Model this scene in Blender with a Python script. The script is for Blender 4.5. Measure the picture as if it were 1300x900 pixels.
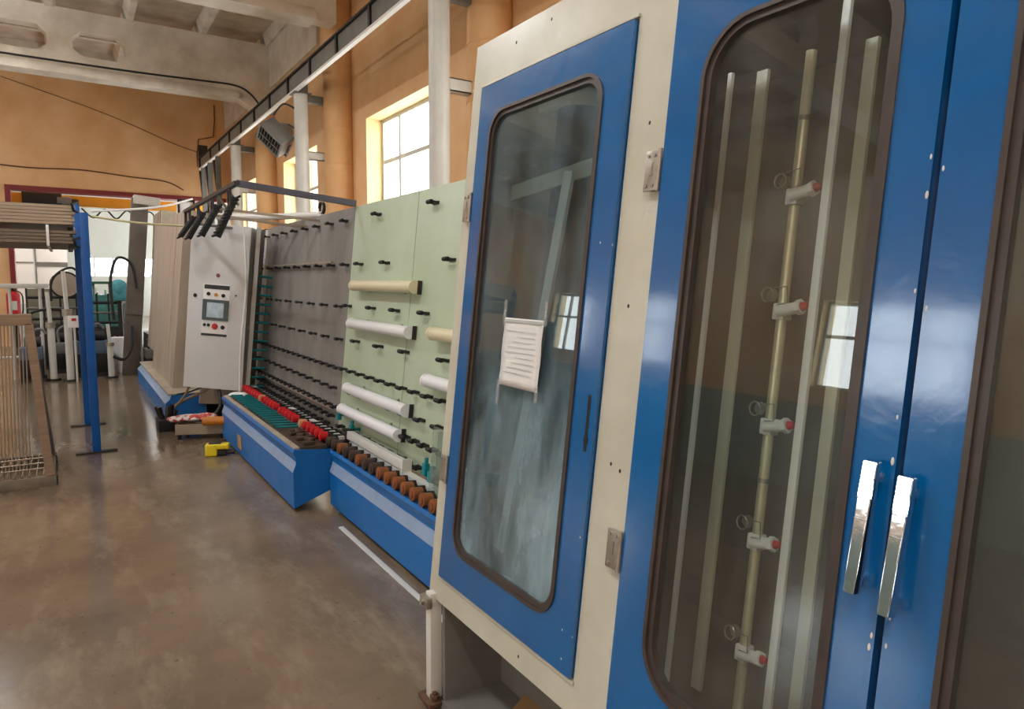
import bpy, bmesh, math, random
from mathutils import Vector, Matrix
R = math.radians
random.seed(7)
sc = bpy.context.scene
for o in list(bpy.data.objects): bpy.data.objects.remove(o)
COL = sc.collection

# ------------------------------------------------------------------ camera
cam = bpy.data.cameras.new('camera'); cam.sensor_width = 36; cam.lens = 869.83/1300*36
cam.clip_start = .02; cam.clip_end = 200
co = bpy.data.objects.new('camera', cam); COL.objects.link(co); sc.camera = co
yaw, pit, rol = R(32.913), R(6.049), R(.409)
fw = Vector((math.sin(yaw)*math.cos(pit), math.cos(yaw)*math.cos(pit), -math.sin(pit)))
r0 = Vector((math.cos(yaw), -math.sin(yaw), 0)); u0 = r0.cross(fw)
rr = r0*math.cos(rol)+u0*math.sin(rol); uu = -r0*math.sin(rol)+u0*math.cos(rol)
m = Matrix((rr, uu, -fw)).transposed().to_4x4(); m.translation = (0, 0, 1.55)
co.matrix_world = m

# ------------------------------------------------------------------ world, exposure
w = bpy.data.worlds.new('world'); sc.world = w; w.use_nodes = True
bg = w.node_tree.nodes['Background']; bg.inputs[0].default_value = (.93, .96, 1, 1); bg.inputs[1].default_value = 9.0
sc.view_settings.view_transform = 'Standard'; sc.view_settings.look = 'None'
sc.view_settings.gamma = 1; sc.view_settings.use_curve_mapping = False
sc.view_settings.exposure = 0.0
FILL_W = 92          # each added fill luminaire in the workshop

# ------------------------------------------------------------------ materials
MATS = {}
def lin(h):
    c = [int(h[i:i+2], 16)/255 for i in (0, 2, 4)]
    return [x/12.92 if x < .04045 else ((x+.055)/1.055)**2.4 for x in c]
def mat(name, col, rough=.5, metal=0, var=.0, scale=6, bump=0, bscale=60, col2=None, rvar=0, stretch=(1, 1, 1), emit=0, coat=0, detail=5, lo=.35, hi=.65):
    if name in MATS: return MATS[name]
    m = bpy.data.materials.new(name); m.use_nodes = True; nt = m.node_tree; N = nt.nodes; b = N['Principled BSDF']
    c = lin(col); b.inputs['Base Color'].default_value = (*c, 1); b.inputs['Roughness'].default_value = rough; b.inputs['Metallic'].default_value = metal
    if coat: b.inputs['Coat Weight'].default_value = coat; b.inputs['Coat Roughness'].default_value = .08
    if emit: b.inputs['Emission Color'].default_value = (*c, 1); b.inputs['Emission Strength'].default_value = emit
    if var or bump or rvar:
        tc = N.new('ShaderNodeTexCoord'); mp = N.new('ShaderNodeMapping'); mp.inputs['Scale'].default_value = stretch
        nt.links.new(tc.outputs['Object'], mp.inputs[0])
    if var or rvar:
        n = N.new('ShaderNodeTexNoise'); n.inputs['Scale'].default_value = scale; n.inputs['Detail'].default_value = detail; n.inputs['Roughness'].default_value = .6
        nt.links.new(mp.outputs[0], n.inputs[0])
        r = N.new('ShaderNodeMapRange'); r.inputs[1].default_value = lo; r.inputs[2].default_value = hi
        nt.links.new(n.outputs[0], r.inputs[0])
    if var:
        d = lin(col2) if col2 else [x*(1-var) for x in c]
        mx = N.new('ShaderNodeMix'); mx.data_type = 'RGBA'; mx.inputs[6].default_value = (*c, 1); mx.inputs[7].default_value = (*d, 1)
        nt.links.new(r.outputs[0], mx.inputs[0]); nt.links.new(mx.outputs[2], b.inputs['Base Color'])
    if rvar:
        r2 = N.new('ShaderNodeMapRange'); r2.inputs[1].default_value = .3; r2.inputs[2].default_value = .7; r2.inputs[3].default_value = rough-rvar; r2.inputs[4].default_value = rough+rvar
        nt.links.new(n.outputs[0], r2.inputs[0]); nt.links.new(r2.outputs[0], b.inputs['Roughness'])
    if bump:
        n2 = N.new('ShaderNodeTexNoise'); n2.inputs['Scale'].default_value = bscale; n2.inputs['Detail'].default_value = 3
        nt.links.new(mp.outputs[0], n2.inputs[0])
        bp = N.new('ShaderNodeBump'); bp.inputs['Strength'].default_value = bump; bp.inputs['Distance'].default_value = .01
        nt.links.new(n2.outputs[0], bp.inputs['Height']); nt.links.new(bp.outputs[0], b.inputs['Normal'])
    MATS[name] = m; return m
def pane_mat(name, tint=(1, 1, 1), film=0.0, filmcol=(.7, .75, .75), scale=3, stretch=(1, 1, 1), lowz=None, ior=1.5, base=0.02):
    """thin pane: clear transmission, mirror reflection by Fresnel, and a film of dirt that scatters"""
    if name in MATS: return MATS[name]
    m = bpy.data.materials.new(name); m.use_nodes = True; nt = m.node_tree; N = nt.nodes
    for n in list(N): N.remove(n)
    out = N.new('ShaderNodeOutputMaterial'); tr = N.new('ShaderNodeBsdfTransparent'); tr.inputs[0].default_value = (*tint, 1)
    gl = N.new('ShaderNodeBsdfGlossy'); gl.inputs['Roughness'].default_value = .01
    fr = N.new('ShaderNodeFresnel'); ge = N.new('ShaderNodeNewGeometry')      # same reflectance from both sides of the thin pane
    io = N.new('ShaderNodeMapRange'); io.inputs[3].default_value = ior; io.inputs[4].default_value = 1/ior
    nt.links.new(ge.outputs['Backfacing'], io.inputs[0]); nt.links.new(io.outputs[0], fr.inputs[0])
    m1 = N.new('ShaderNodeMixShader'); nt.links.new(fr.outputs[0], m1.inputs[0]); nt.links.new(tr.outputs[0], m1.inputs[1]); nt.links.new(gl.outputs[0], m1.inputs[2])
    last = m1
    if film or base:
        df = N.new('ShaderNodeBsdfDiffuse'); df.inputs[0].default_value = (*filmcol, 1)
        m2 = N.new('ShaderNodeMixShader'); nt.links.new(m1.outputs[0], m2.inputs[1]); nt.links.new(df.outputs[0], m2.inputs[2])
        if film:
            tc = N.new('ShaderNodeTexCoord'); mp = N.new('ShaderNodeMapping'); mp.inputs['Scale'].default_value = stretch
            nz = N.new('ShaderNodeTexNoise'); nz.inputs['Scale'].default_value = scale; nz.inputs['Detail'].default_value = 6; nz.inputs['Roughness'].default_value = .65
            nt.links.new(tc.outputs['Object'], mp.inputs[0]); nt.links.new(mp.outputs[0], nz.inputs[0])
            r = N.new('ShaderNodeMapRange'); r.inputs[1].default_value = .35; r.inputs[2].default_value = .7; r.inputs[3].default_value = base; r.inputs[4].default_value = film
            nt.links.new(nz.outputs[0], r.inputs[0]); o = r.outputs[0]
            if lowz:                                   # splash film reaches up to a wavy height
                sp = N.new('ShaderNodeSeparateXYZ'); nt.links.new(tc.outputs['Object'], sp.inputs[0])
                nz2 = N.new('ShaderNodeTexNoise'); nz2.inputs['Scale'].default_value = 4; nt.links.new(tc.outputs['Object'], nz2.inputs[0])
                ad = N.new('ShaderNodeMath'); ad.operation = 'MULTIPLY_ADD'; ad.inputs[1].default_value = .55; nt.links.new(nz2.outputs[0], ad.inputs[0]); nt.links.new(sp.outputs[2], ad.inputs[2])
                r3 = N.new('ShaderNodeMapRange'); r3.interpolation_type = 'SMOOTHSTEP'; r3.inputs[1].default_value = lowz[0]; r3.inputs[2].default_value = lowz[1]; r3.inputs[3].default_value = 1; r3.inputs[4].default_value = lowz[2]
                nt.links.new(ad.outputs[0], r3.inputs[0])
                mu = N.new('ShaderNodeMath'); mu.operation = 'MULTIPLY'; nt.links.new(o, mu.inputs[0]); nt.links.new(r3.outputs[0], mu.inputs[1]); o = mu.outputs[0]
            nt.links.new(o, m2.inputs[0])
        else: m2.inputs[0].default_value = base
        last = m2
    nt.links.new(last.outputs[0], out.inputs[0]); MATS[name] = m; return m

def floor_mat():
    m = mat('polished_concrete', '87745f', .16, var=1, scale=1.1, col2='5f5143', rvar=.08, bump=.035, bscale=9, detail=8, lo=.3, hi=.72)
    nt = m.node_tree; N = nt.nodes; b = N['Principled BSDF']
    src = b.inputs['Base Color'].links[0].from_socket; tc = [n for n in N if n.type == 'TEX_COORD'][0]
    mp = N.new('ShaderNodeMapping'); mp.inputs['Scale'].default_value = (.8, .25, 1); mp.inputs['Rotation'].default_value = (0, 0, .3); nt.links.new(tc.outputs['Object'], mp.inputs[0])
    n = N.new('ShaderNodeTexNoise'); n.inputs['Scale'].default_value = 5; n.inputs['Detail'].default_value = 9; n.inputs['Roughness'].default_value = .7; nt.links.new(mp.outputs[0], n.inputs[0])
    r = N.new('ShaderNodeMapRange'); r.inputs[1].default_value = .5; r.inputs[2].default_value = .8; nt.links.new(n.outputs[0], r.inputs[0])
    mx = N.new('ShaderNodeMix'); mx.data_type = 'RGBA'; nt.links.new(r.outputs[0], mx.inputs[0]); nt.links.new(src, mx.inputs[6]); mx.inputs[7].default_value = (*lin('978873'), 1)
    n3 = N.new('ShaderNodeTexNoise'); n3.inputs['Scale'].default_value = 22; n3.inputs['Detail'].default_value = 4; nt.links.new(tc.outputs['Object'], n3.inputs[0])
    r3 = N.new('ShaderNodeMapRange'); r3.inputs[1].default_value = .66; r3.inputs[2].default_value = .74; r3.inputs[4].default_value = .5; nt.links.new(n3.outputs[0], r3.inputs[0])
    m3 = N.new('ShaderNodeMix'); m3.data_type = 'RGBA'; nt.links.new(r3.outputs[0], m3.inputs[0]); nt.links.new(mx.outputs[2], m3.inputs[6]); m3.inputs[7].default_value = (*lin('4c4138'), 1)
    nt.links.new(m3.outputs[2], b.inputs['Base Color'])
    return m
FLOOR = floor_mat()
ORANGE = mat('orange_plaster', 'ecc192', .75, var=1, scale=1.3, col2='e0ae78', bump=.12, bscale=14)
CONC = mat('whitewashed_concrete', 'e8dfd1', .85, var=1, scale=2.2, col2='cfc4b3', bump=.2, bscale=18)
SLAB = mat('ceiling_slab', 'd3c8b8', .9, var=1, scale=2.5, col2='b9ab98', bump=.2, bscale=15)
WHITEW = mat('white_hall_wall', 'c6c9c2', .8, var=.08, scale=1)
REVEAL = mat('yellow_reveal', 'ecd29a', .7, var=.08, scale=3)
PALE = mat('pale_enamel', 'c5c2b1', .32, var=1, scale=3, col2='b6b2a0', rvar=.07, bump=.03, bscale=20)
BLUE = mat('blue_enamel', '015f9e', .17, var=1, scale=4, col2='015693', rvar=.04, bump=.09, bscale=20, coat=1)
BLUEB = mat('blue_base_paint', '0f62a8', .42, var=1, scale=5, col2='2a72ab', rvar=.08, bump=.03, bscale=30, lo=.5, hi=.85)
BLUEP = mat('blue_post_paint', '0c5cab', .4, var=.15, scale=8)
STRIPE = mat('pale_blue_stripe', '93a8c8', .45, var=.12, scale=12)
GREEN = mat('sage_board', 'b9c6ad', .5, var=1, scale=1.5, col2='aebb9f', rvar=.06)
GREY = mat('grey_felt_board', '85807a', .62, var=1, scale=1.0, col2='736d67', stretch=(1, 3, .4))
BEIGE = mat('beige_machine_paint', 'b5a796', .5, var=1, scale=2.5, col2='9e8f7e', stretch=(1, 3, .5))
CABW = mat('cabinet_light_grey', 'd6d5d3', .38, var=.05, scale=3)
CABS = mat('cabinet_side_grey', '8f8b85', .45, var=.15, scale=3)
BLACK = mat('black_rubber', '131211', .55)
DARK = mat('dark_steel', '35312f', .5, metal=.3, var=.3, scale=9)
BRN = mat('brown_gasket', '453b35', .38, var=.25, scale=15)
CHROME = mat('chrome', 'dfe3e6', .08, metal=1, bump=.03, bscale=30)
ZINC = mat('zinc_plate', 'b3aca0', .35, metal=.7, var=.25, scale=25)
ALU = mat('aluminium_profile', 'c2b8a8', .36, metal=.75, var=.3, scale=5, stretch=(.3, 6, 6))
ALU_SHADE = mat('shaded_aluminium_profile', '8b8073', .45, metal=.6, var=.3, scale=5, stretch=(.3, 6, 6))  # same bars as ALU, coloured darker for the shadow on the lower bundle
STEEL = mat('painted_grey_steel', '77756f', .5, var=.25, scale=5)
COLW = mat('white_column_paint', 'd4d2ca', .35, var=.1, scale=4)
WHITE = mat('white_plastic', 'eceae6', .35)
TUBE = mat('lamp_tube', 'e4e4e6', .25)
BRASS = mat('brass_pipe', 'e6dcba', .3, metal=.45, var=.15, scale=20)
RED = mat('red_rubber', 'c41a22', .42, var=.2, scale=20)
REDF = mat('dark_red_frame', '7c1f20', .5)
TEAL = mat('teal_plastic', '0f7f86', .35, var=.2, scale=20)
RUST = mat('brown_bakelite', '94532c', .5, var=1, scale=9, col2='5e3a22')
DKBR = mat('dark_bakelite', '47372b', .5, var=.3, scale=9)
YEL = mat('crane_yellow', 'c98a1c', .45, var=.1, scale=5)
YEL2 = mat('tool_yellow', 'e9cf1e', .4, var=.1, scale=20)
ORG = mat('orange_roll', 'cf7a18', .5, var=.15, scale=15)
CARD = mat('cardboard', 'a8845a', .8, var=.2, scale=6)
PAPER = mat('paper', 'dcdad6', .6)
INK = mat('faded_print', 'b4b5b2', .7)
SCREEN = mat('lcd_screen', '9fb0b5', .15, var=.35, scale=14, emit=.15)
BEZ = mat('bezel_grey', '4b5352', .45)
LABEL = mat('dark_label', '3c3c3a', .6, var=.7, scale=200)
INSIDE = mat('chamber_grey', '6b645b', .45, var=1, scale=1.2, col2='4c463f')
WOOD = mat('grey_wood', '9a7f66', .7, var=.3, scale=8, stretch=(.3, 4, 4))
RODS = mat('rod_steel', 'a39787', .35, metal=.6)
GLASSG = mat('teal_glass_edge', '5fa9a0', .15, var=.4, scale=8)
BOXB = mat('blue_grey_box', '5d6e82', .5, var=.2, scale=6)
CLEAR = pane_mat('clear_pane', (.97, .985, .98), base=.01)
DOORG = pane_mat('door_pane', (.92, .95, .93), base=.01, film=.06, filmcol=(.5, .5, .47), scale=2, stretch=(1, 3, .6), ior=1.65)
DIRTY = pane_mat('splashed_pane', (.68, .74, .74), base=.05, film=.52, filmcol=(.40, .55, .62), scale=2.6, stretch=(1, 2.6, .7), lowz=(1.15, 1.7, .28), ior=1.65)
ACRY = pane_mat('acrylic_guard', (.85, .9, .88), base=.12, filmcol=(.6, .65, .6))
BAGR = mat('red_white_bag', 'd8d0ca', .4, var=1, scale=18, col2='b8372e', lo=.48, hi=.52)

# ------------------------------------------------------------------ mesh helpers
class B:
    def __init__(s): s.bm = bmesh.new()
    def box(s, a, b, bev=0, seg=2, rot=None, piv=None):
        a, b = Vector(a), Vector(b); lo = Vector(map(min, a, b)); hi = Vector(map(max, a, b))
        M = Matrix.Translation((lo+hi)/2) @ Matrix.Diagonal((*(hi-lo), 1))
        if rot is not None:
            pv = Vector(piv) if piv is not None else (lo+hi)/2
            M = Matrix.Translation(pv) @ rot @ Matrix.Translation(-pv) @ M
        g = bmesh.ops.create_cube(s.bm, size=1, matrix=M)
        if bev:
            ed = list({e for v in g['verts'] for e in v.link_edges})
            bmesh.ops.bevel(s.bm, geom=ed, offset=bev, segments=seg, affect='EDGES', profile=.6)
        return s
    def cyl(s, p0, p1, r, r2=None, n=12, caps=True):
        p0, p1 = Vector(p0), Vector(p1); d = p1-p0; L = d.length
        q = d.to_track_quat('Z', 'Y').to_matrix().to_4x4()
        bmesh.ops.create_cone(s.bm, cap_ends=caps, segments=n, radius1=r, radius2=r if r2 is None else r2, depth=L, matrix=Matrix.Translation((p0+p1)/2) @ q)
        return s
    def sph(s, c, r, sc_=(1, 1, 1), n=12):
        bmesh.ops.create_uvsphere(s.bm, u_segments=n, v_segments=max(6, n//2+2), radius=r, matrix=Matrix.Translation(c) @ Matrix.Diagonal((*sc_, 1))); return s
    def tube(s, pts, r, n=8, closed=False, smooth=0):
        P = [Vector(p) for p in pts]
        if smooth:                                         # Catmull-Rom resample
            Q = []
            m_ = len(P); rng = range(m_ if closed else m_-1)
            for i in rng:
                a = P[(i-1) % m_] if closed or i > 0 else P[i]; b = P[i]; c = P[(i+1) % m_]; d = P[(i+2) % m_] if closed or i+2 < m_ else c
                for k in range(smooth):
                    t = k/smooth; Q.append(.5*((2*b)+(c-a)*t+(2*a-5*b+4*c-d)*t*t+(3*b-a-3*c+d)*t**3))
            if not closed: Q.append(P[-1])
            P = Q
        rings = []; up = None; L = len(P)
        for i, p in enumerate(P):
            t = (P[(i+1) % L]-P[i-1]) if closed else (P[min(i+1, L-1)]-P[max(i-1, 0)])
            t.normalize()
            if up is None: up = t.orthogonal().normalized()
            up = (up-t*up.dot(t)); up = up.normalized() if up.length > 1e-6 else t.orthogonal().normalized()
            sd = t.cross(up)
            rings.append([s.bm.verts.new(p+(up*math.cos(2*math.pi*k/n)+sd*math.sin(2*math.pi*k/n))*r) for k in range(n)])
        for i in range(L if closed else L-1):
            a, b = rings[i], rings[(i+1) % L]
            for k in range(n): s.bm.faces.new((a[k], a[(k+1) % n], b[(k+1) % n], b[k]))
        if not closed: s.bm.faces.new(rings[0][::-1]); s.bm.faces.new(rings[-1])
        return s
    def prism(s, poly, f, d0, d1):
        """poly of 2D points, f(a,b,d)->xyz, extruded from d0 to d1"""
        v0 = [s.bm.verts.new(f(a, b, d0)) for a, b in poly]; v1 = [s.bm.verts.new(f(a, b, d1)) for a, b in poly]
        s.bm.faces.new(v0); s.bm.faces.new(v1[::-1]); n = len(poly)
        for i in range(n): s.bm.faces.new((v0[i], v1[i], v1[(i+1) % n], v0[(i+1) % n]))
        return s
    def ring(s, outer, inner, f, d0, d1):
        """frame between two loops of equal length"""
        L = [[s.bm.verts.new(f(a, b, d)) for a, b in lp] for d in (d0, d1) for lp in (outer, inner)]
        n = len(outer); o0, i0, o1, i1 = L
        for k in range(n):
            j = (k+1) % n
            s.bm.faces.new((o0[k], o0[j], i0[j], i0[k])); s.bm.faces.new((o1[k], i1[k], i1[j], o1[j]))
            s.bm.faces.new((o0[k], o1[k], o1[j], o0[j])); s.bm.faces.new((i0[k], i0[j], i1[j], i1[k]))
        return s
def rrect(a0, a1, b0, b1, r, n=8):
    r = max(r, .0005); out = []
    for cx, cy, st in ((a1-r, b1-r, 0), (a0+r, b1-r, 90), (a0+r, b0+r, 180), (a1-r, b0+r, 270)):
        for k in range(n+1):
            t = R(st+90*k/n); out.append((cx+r*math.cos(t), cy+r*math.sin(t)))
    return out
fYZ = lambda a, b, d: (d, a, b)       # loop in Y,Z extruded along X
fXZ = lambda a, b, d: (a, d, b)
fXY = lambda a, b, d: (a, b, d)
def obj(name, b, mt, parent=None, smooth=40, label=None):
    me = bpy.data.meshes.new(name); bmesh.ops.recalc_face_normals(b.bm, faces=b.bm.faces); b.bm.to_mesh(me); b.bm.free()
    me.materials.append(mt)
    if smooth: me.shade_smooth(); me.set_sharp_from_angle(angle=R(smooth))
    o = bpy.data.objects.new(name, me); COL.objects.link(o)
    if parent is not None: o.parent = parent
    if label: o['label'] = label
    return o
def tag(o, label, cat, group=None):
    o['label'] = label; o['category'] = cat
    if group: o['group'] = group
    return o
def thing(name, label, cat, loc=(0, 0, 0), rot=(0, 0, 0), group=None):
    o = bpy.data.objects.new(name, None); o.empty_display_size = .1; COL.objects.link(o); o.location = loc; o.rotation_euler = rot
    return tag(o, label, cat, group)
def struct(name, b, mt, smooth=40):
    o = obj(name, b, mt, None, smooth); o['kind'] = 'structure'; return o
def sroot(name, loc=(0, 0, 0)):
    o = bpy.data.objects.new(name, None); COL.objects.link(o); o.location = loc; o['kind'] = 'structure'; return o
def inst(o, parent, loc=None, rot=None, link_children=True):
    c = o.copy(); COL.objects.link(c); c.parent = parent
    if loc is not None: c.location = loc
    if rot is not None: c.rotation_euler = rot
    if link_children:
        for ch in [x for x in o.children]:
            inst(ch, c)
    return c
LEAN = R(5.864); CL = math.cos(LEAN)

# ================================================================== THE SETTING
XR, XL, YF, YB, ZC = 3.7, -8.3, 19.4, -7.0, 6.2
struct('floor', B().box((XL-.4, YB-.4, -.2), (4.2, 34, 0)), FLOOR)
# right wall with window openings and round pilasters
def wall_x(name, x0, x1, wins, y0, y1, z1, mt):
    b = B(); y = y0
    for (a, c, s_, t) in sorted(wins):
        b.box((x0, y, 0), (x1, a, z1)); b.box((x0, a, 0), (x1, c, s_)); b.box((x0, a, t), (x1, c, z1)); y = c
    b.box((x0, y, 0), (x1, y1, z1)); return struct(name, b, mt)
WR = [(7.42-4.46*k, 9.60-4.46*k, 1.7, 3.86) for k in (-2, -1, 0, 1, 2, 3)]
wr = wall_x('wall_right', XR, XR+.4, WR, YB, YF, ZC+.3, ORANGE)
WL = [(a, b, 1.75, 3.25) for a, b in ((-3.3, -1.4), (.6, 2.5), (4.5, 6.95), (10.2, 11.6), (13.1, 14.6))]
wl = wall_x('wall_left', XL-.4, XL, WL, YB, YF, ZC+.3, ORANGE)
obj('added_dado', B().box((XL, YB, 0), (XL+.015, YF, 1.45)), mat('dado_paint', '8a9c94', .5, var=.1, scale=2), wl)  # unseen grey-green band, added for its reflection in handles and panes
def window(n, xg, y0, y1, z0, z1, xr0, xr1, muls, trans):
    w_ = sroot('window_%d' % n, (xg, (y0+y1)/2, z0)); o = Vector((xg, (y0+y1)/2, z0))
    f = .06
    def L(b): bmesh.ops.translate(b.bm, verts=b.bm.verts, vec=-o); return b
    obj('window_frame', L(B().ring(rrect(y0, y1, z0, z1, .001, 1), rrect(y0+f, y1-f, z0+f, z1-f, .001, 1), fYZ, xg-.04, xg+.04)), COLW, w_)
    t = .012
    b = B().ring(rrect(y0, y1, z0, z1, .001, 1), rrect(y0+t, y1-t, z0+t, z1-t, .001, 1), fYZ, xr0, xr1)
    obj('reveal_lining', L(b), REVEAL, w_)
    ys = [y0+f]+[y0+(y1-y0)*q for q in muls]+[y1-f]; zs = [z0+f]+[z0+(z1-z0)*q for q in trans]+[z1-f]
    for y in ys[1:-1]: obj('mullion', L(B().box((xg-.03, y-.03, z0+f), (xg+.03, y+.03, z1-f), .004)), COLW, w_)
    for z in zs[1:-1]:
        for i in range(len(ys)-1): obj('transom', L(B().box((xg-.028, ys[i]+.001, z-.028), (xg+.028, ys[i+1]-.001, z+.028), .004)), COLW, w_)
    for i in range(len(ys)-1):
        for j in range(len(zs)-1): obj('pane', L(B().box((xg-.004, ys[i], zs[j]), (xg+.004, ys[i+1], zs[j+1]))), CLEAR, w_, 0)
    return w_
k = 1
for (a, c, s_, t) in WR: window(k, XR+.28, a, c, s_, t, XR+.001, XR+.39, (.27, .72), (.43, .72)); k += 1
for (a, c, s_, t) in WL: window(k, XL-.2, a, c, s_, t, XL-.39, XL-.001, (.33, .67), (.6,)); k += 1
# portals that guide the window light
def portal(loc, sy, sz, rz):
    l = bpy.data.lights.new('window_daylight', 'AREA'); l.shape = 'RECTANGLE'; l.size = sy; l.size_y = sz; l.cycles.is_portal = True
    o = bpy.data.objects.new('window_daylight', l); COL.objects.link(o); o.location = loc; o.rotation_euler = (R(90), 0, rz)
for (a, c, s_, t) in WR: portal((XR+.41, (a+c)/2, (s_+t)/2), c-a, t-s_, R(90))
for (a, c, s_, t) in WL: portal((XL-.41, (a+c)/2, (s_+t)/2), c-a, t-s_, R(-90))
PILY = [14.75, 10.33, 5.93, 1.5, -2.9]
for y in PILY:
    obj('pilaster', B().cyl((0, 0, 0), (0, 0, 4.86 if y > 14 else ZC), .225, n=28), ORANGE, wr).location = (3.56, y, 0)
    for z in (3.28, 3.82, 4.7):
        obj('pilaster_ring', B().cyl((0, 0, -.012), (0, 0, .012), .23, n=28), ORANGE, wr).location = (3.56, y, z)
obj('concrete_lintel', B().box((XR-.06, 11.6, 5.4), (XR+.0, YF, ZC)), CONC, wr)
# far wall with the tall portal to the next hall
PX0, PX1, PZ = -.97, 4.0, 3.55
wf = struct('wall_far', B().box((XL, YF, 0), (PX0, YF+.35, ZC+.3)).box((PX0, YF, PZ), (4.1, YF+.35, ZC+.3)), ORANGE)
dr = sroot('door_1', (PX0, YF, 0))
obj('door_jamb', B().box((-.1, -.06, 0), (0, .36, PZ+.1), .004), REDF, dr)
obj('door_lintel', B().box((0, -.06, PZ), (PX1-PX0-.4, .36, PZ+.1), .004), REDF, dr)
struct('wall_back', B().box((XL-.4, YB-.4, 0), (XR+.4, YB, ZC+.3)), ORANGE)
# next hall behind the portal
struct('wall_hall_left', B().box((-6.4, YF+.35, 0), (-6, 33.2, 6)), WHITEW)
struct('wall_hall_right', B().box((6, YF+.35, 0), (6.4, 33.2, 6)), WHITEW)
hz0, hz1 = 1.62, 2.45
hx0 = .3
struct('wall_hall_far', B().box((-6, 33, 0), (6, 33.3, hz0)).box((-6, 33, hz1), (6, 33.3, 6)).box((-6, 33, hz0), (hx0, 33.3, hz1)).box((5.2, 33, hz0), (6, 33.3, hz1)), WHITEW)
wh = sroot('window_%d' % k, (hx0, 33.1, hz0)); k += 1
obj('window_frame', B().ring(rrect(0, 5.2-hx0, 0, hz1-hz0, .001, 1), rrect(.05, 5.15-hx0, .05, hz1-hz0-.05, .001, 1), fXZ, -.04, .04), COLW, wh)
for i in range(1, 7): obj('mullion', B().box((i*.68-.03, -.03, .05), (i*.68+.03, .03, hz1-hz0-.05)), COLW, wh)
for i in range(7): obj('pane', B().box((i*.68+.03, -.004, .05), (min(i*.68+.65, 4.85), .004, hz1-hz0-.05)), CLEAR, wh, 0)
hc = struct('ceiling_hall', B().box((-6.4, YF+.35, 6), (6.4, 33.3, 6.2)), CONC)
# ceiling: ribbed slabs on hollow cross beams
ce = struct('ceiling', B().box((XL-.4, YB-.4, ZC+.22), (XR+.4, YF+.35, ZC+.35)), SLAB)
BY = [14.7, 9.75, 5.1, .5, -4.0]
ribs = [3.64-1.22*i for i in range(10)]
bays = [(14.95, YF)]+[(BY[i+1]+.27, BY[i]-.01) for i in range(len(BY)-1)]+[(YB, BY[-1]-.01)]
for (ya, yb) in bays:
    me = None
    for x in ribs:
        if me is None:
            rb = obj('ceiling_rib', B().prism([(-.05, 0), (.05, 0), (.11, .22), (-.11, .22)], fXZ, 0, yb-ya), CONC, ce); rb.location = (x, ya, ZC); me = rb
        else: rb = me.copy(); COL.objects.link(rb); rb.location = (x, ya, ZC)
    for q in (.33, .66):
        obj('cross_rib', B().box((XL, ya+(yb-ya)*q-.06, ZC+.06), (XR, ya+(yb-ya)*q+.06, ZC+.22)), CONC, ce)
def octo(x0, x1, z0, z1):
    c = .13; return [(x0+c, z0), (x1-c, z0), (x1, z0+c), (x1, z1-c), (x1-c, z1), (x0+c, z1), (x0, z1-c), (x0, z0+c)]
def rect8(x0, x1, z0, z1):
    c = .15; return [(x0+c, z0), (x1-c, z0), (x1, z0+c), (x1, z1-c), (x1-c, z1), (x0+c, z1), (x0, z1-c), (x0, z0+c)]
for y in BY:
    b = B(); xs = 1.32; lo, hi, top = 5.12, 5.95, ZC+.03
    per = 1.19; xr_ = 1.30
    b.box((xr_, y, lo), (XR-(.0 if y > 14 else .35), y+.25, top))                                 # solid end by the wall
    (y > 14) and b.prism([(3.0, lo), (3.69, lo), (3.69, 4.86), (3.42, 4.86)], fXZ, y-.07, y+.25)
    x = xr_
    while x-per > XL:
        a0, a1 = x-per, x
        o8 = octo(a0+.19, a1-.19, 5.45, 5.88)
        # square panel round each eight-sided opening
        sq = [(a0+.3, lo), (a1-.3, lo), (a1, lo+.3), (a1, top-.3), (a1-.3, top), (a0+.3, top), (a0, top-.3), (a0, lo+.3)]
        b.ring(sq, o8, fXZ, y, y+.25)
        for (cx, cz, dx, dz) in ((a0, lo, .3, .3), (a1, lo, -.3, .3), (a0, top, .3, -.3), (a1, top, -.3, -.3)):
            b.prism([(cx, cz), (cx+dx, cz), (cx, cz+dz)], fXZ, y, y+.25)
        x -= per
    b.box((XL, y, lo), (x, y+.25, top))
    o = obj('cross_beam', b, CONC, ce)
    obj('beam_flange', B().prism([(-.07, 0), (.32, 0), (.32, .08), (.25, .17), (0, .17), (-.07, .08)], lambda a, b_, d: (d, y+a, lo+b_-.02), XL, 3.05), CONC, ce)

# fill luminaires added out of view to brighten the rooms
lampo = None
n_l = 0
def luminaire(x, y, z, wpow, label):
    t = thing('fill_luminaire', label, 'lamp', (x, y, z), group='added fill luminaires')
    obj('housing', B().box((-.16, -.65, 0), (.16, .65, .08), .01), COLW, t)
    [obj('suspension', B().cyl((0, q, .08), (0, q, 6.42-z if z > 5.6 else 6.0-z), .006, n=6), DARK, t) for q in (-.5, .5)]
    l = bpy.data.lights.new('fill_light', 'AREA'); l.shape = 'RECTANGLE'; l.size = .28; l.size_y = 1.2; l.energy = wpow; l.color = (.93, .96, 1)
    lo = bpy.data.objects.new('fill_light', l); COL.objects.link(lo); lo.parent = t; lo.location = (0, 0, -.01)
    l2 = l.copy(); l2.energy = wpow*.9                       # upward fill added to brighten the ceiling
    l3 = bpy.data.objects.new('fill_uplight', l2); COL.objects.link(l3); l3.parent = t; l3.location = (0, 0, .09); l3.rotation_euler = (math.pi, 0, 0)
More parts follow.
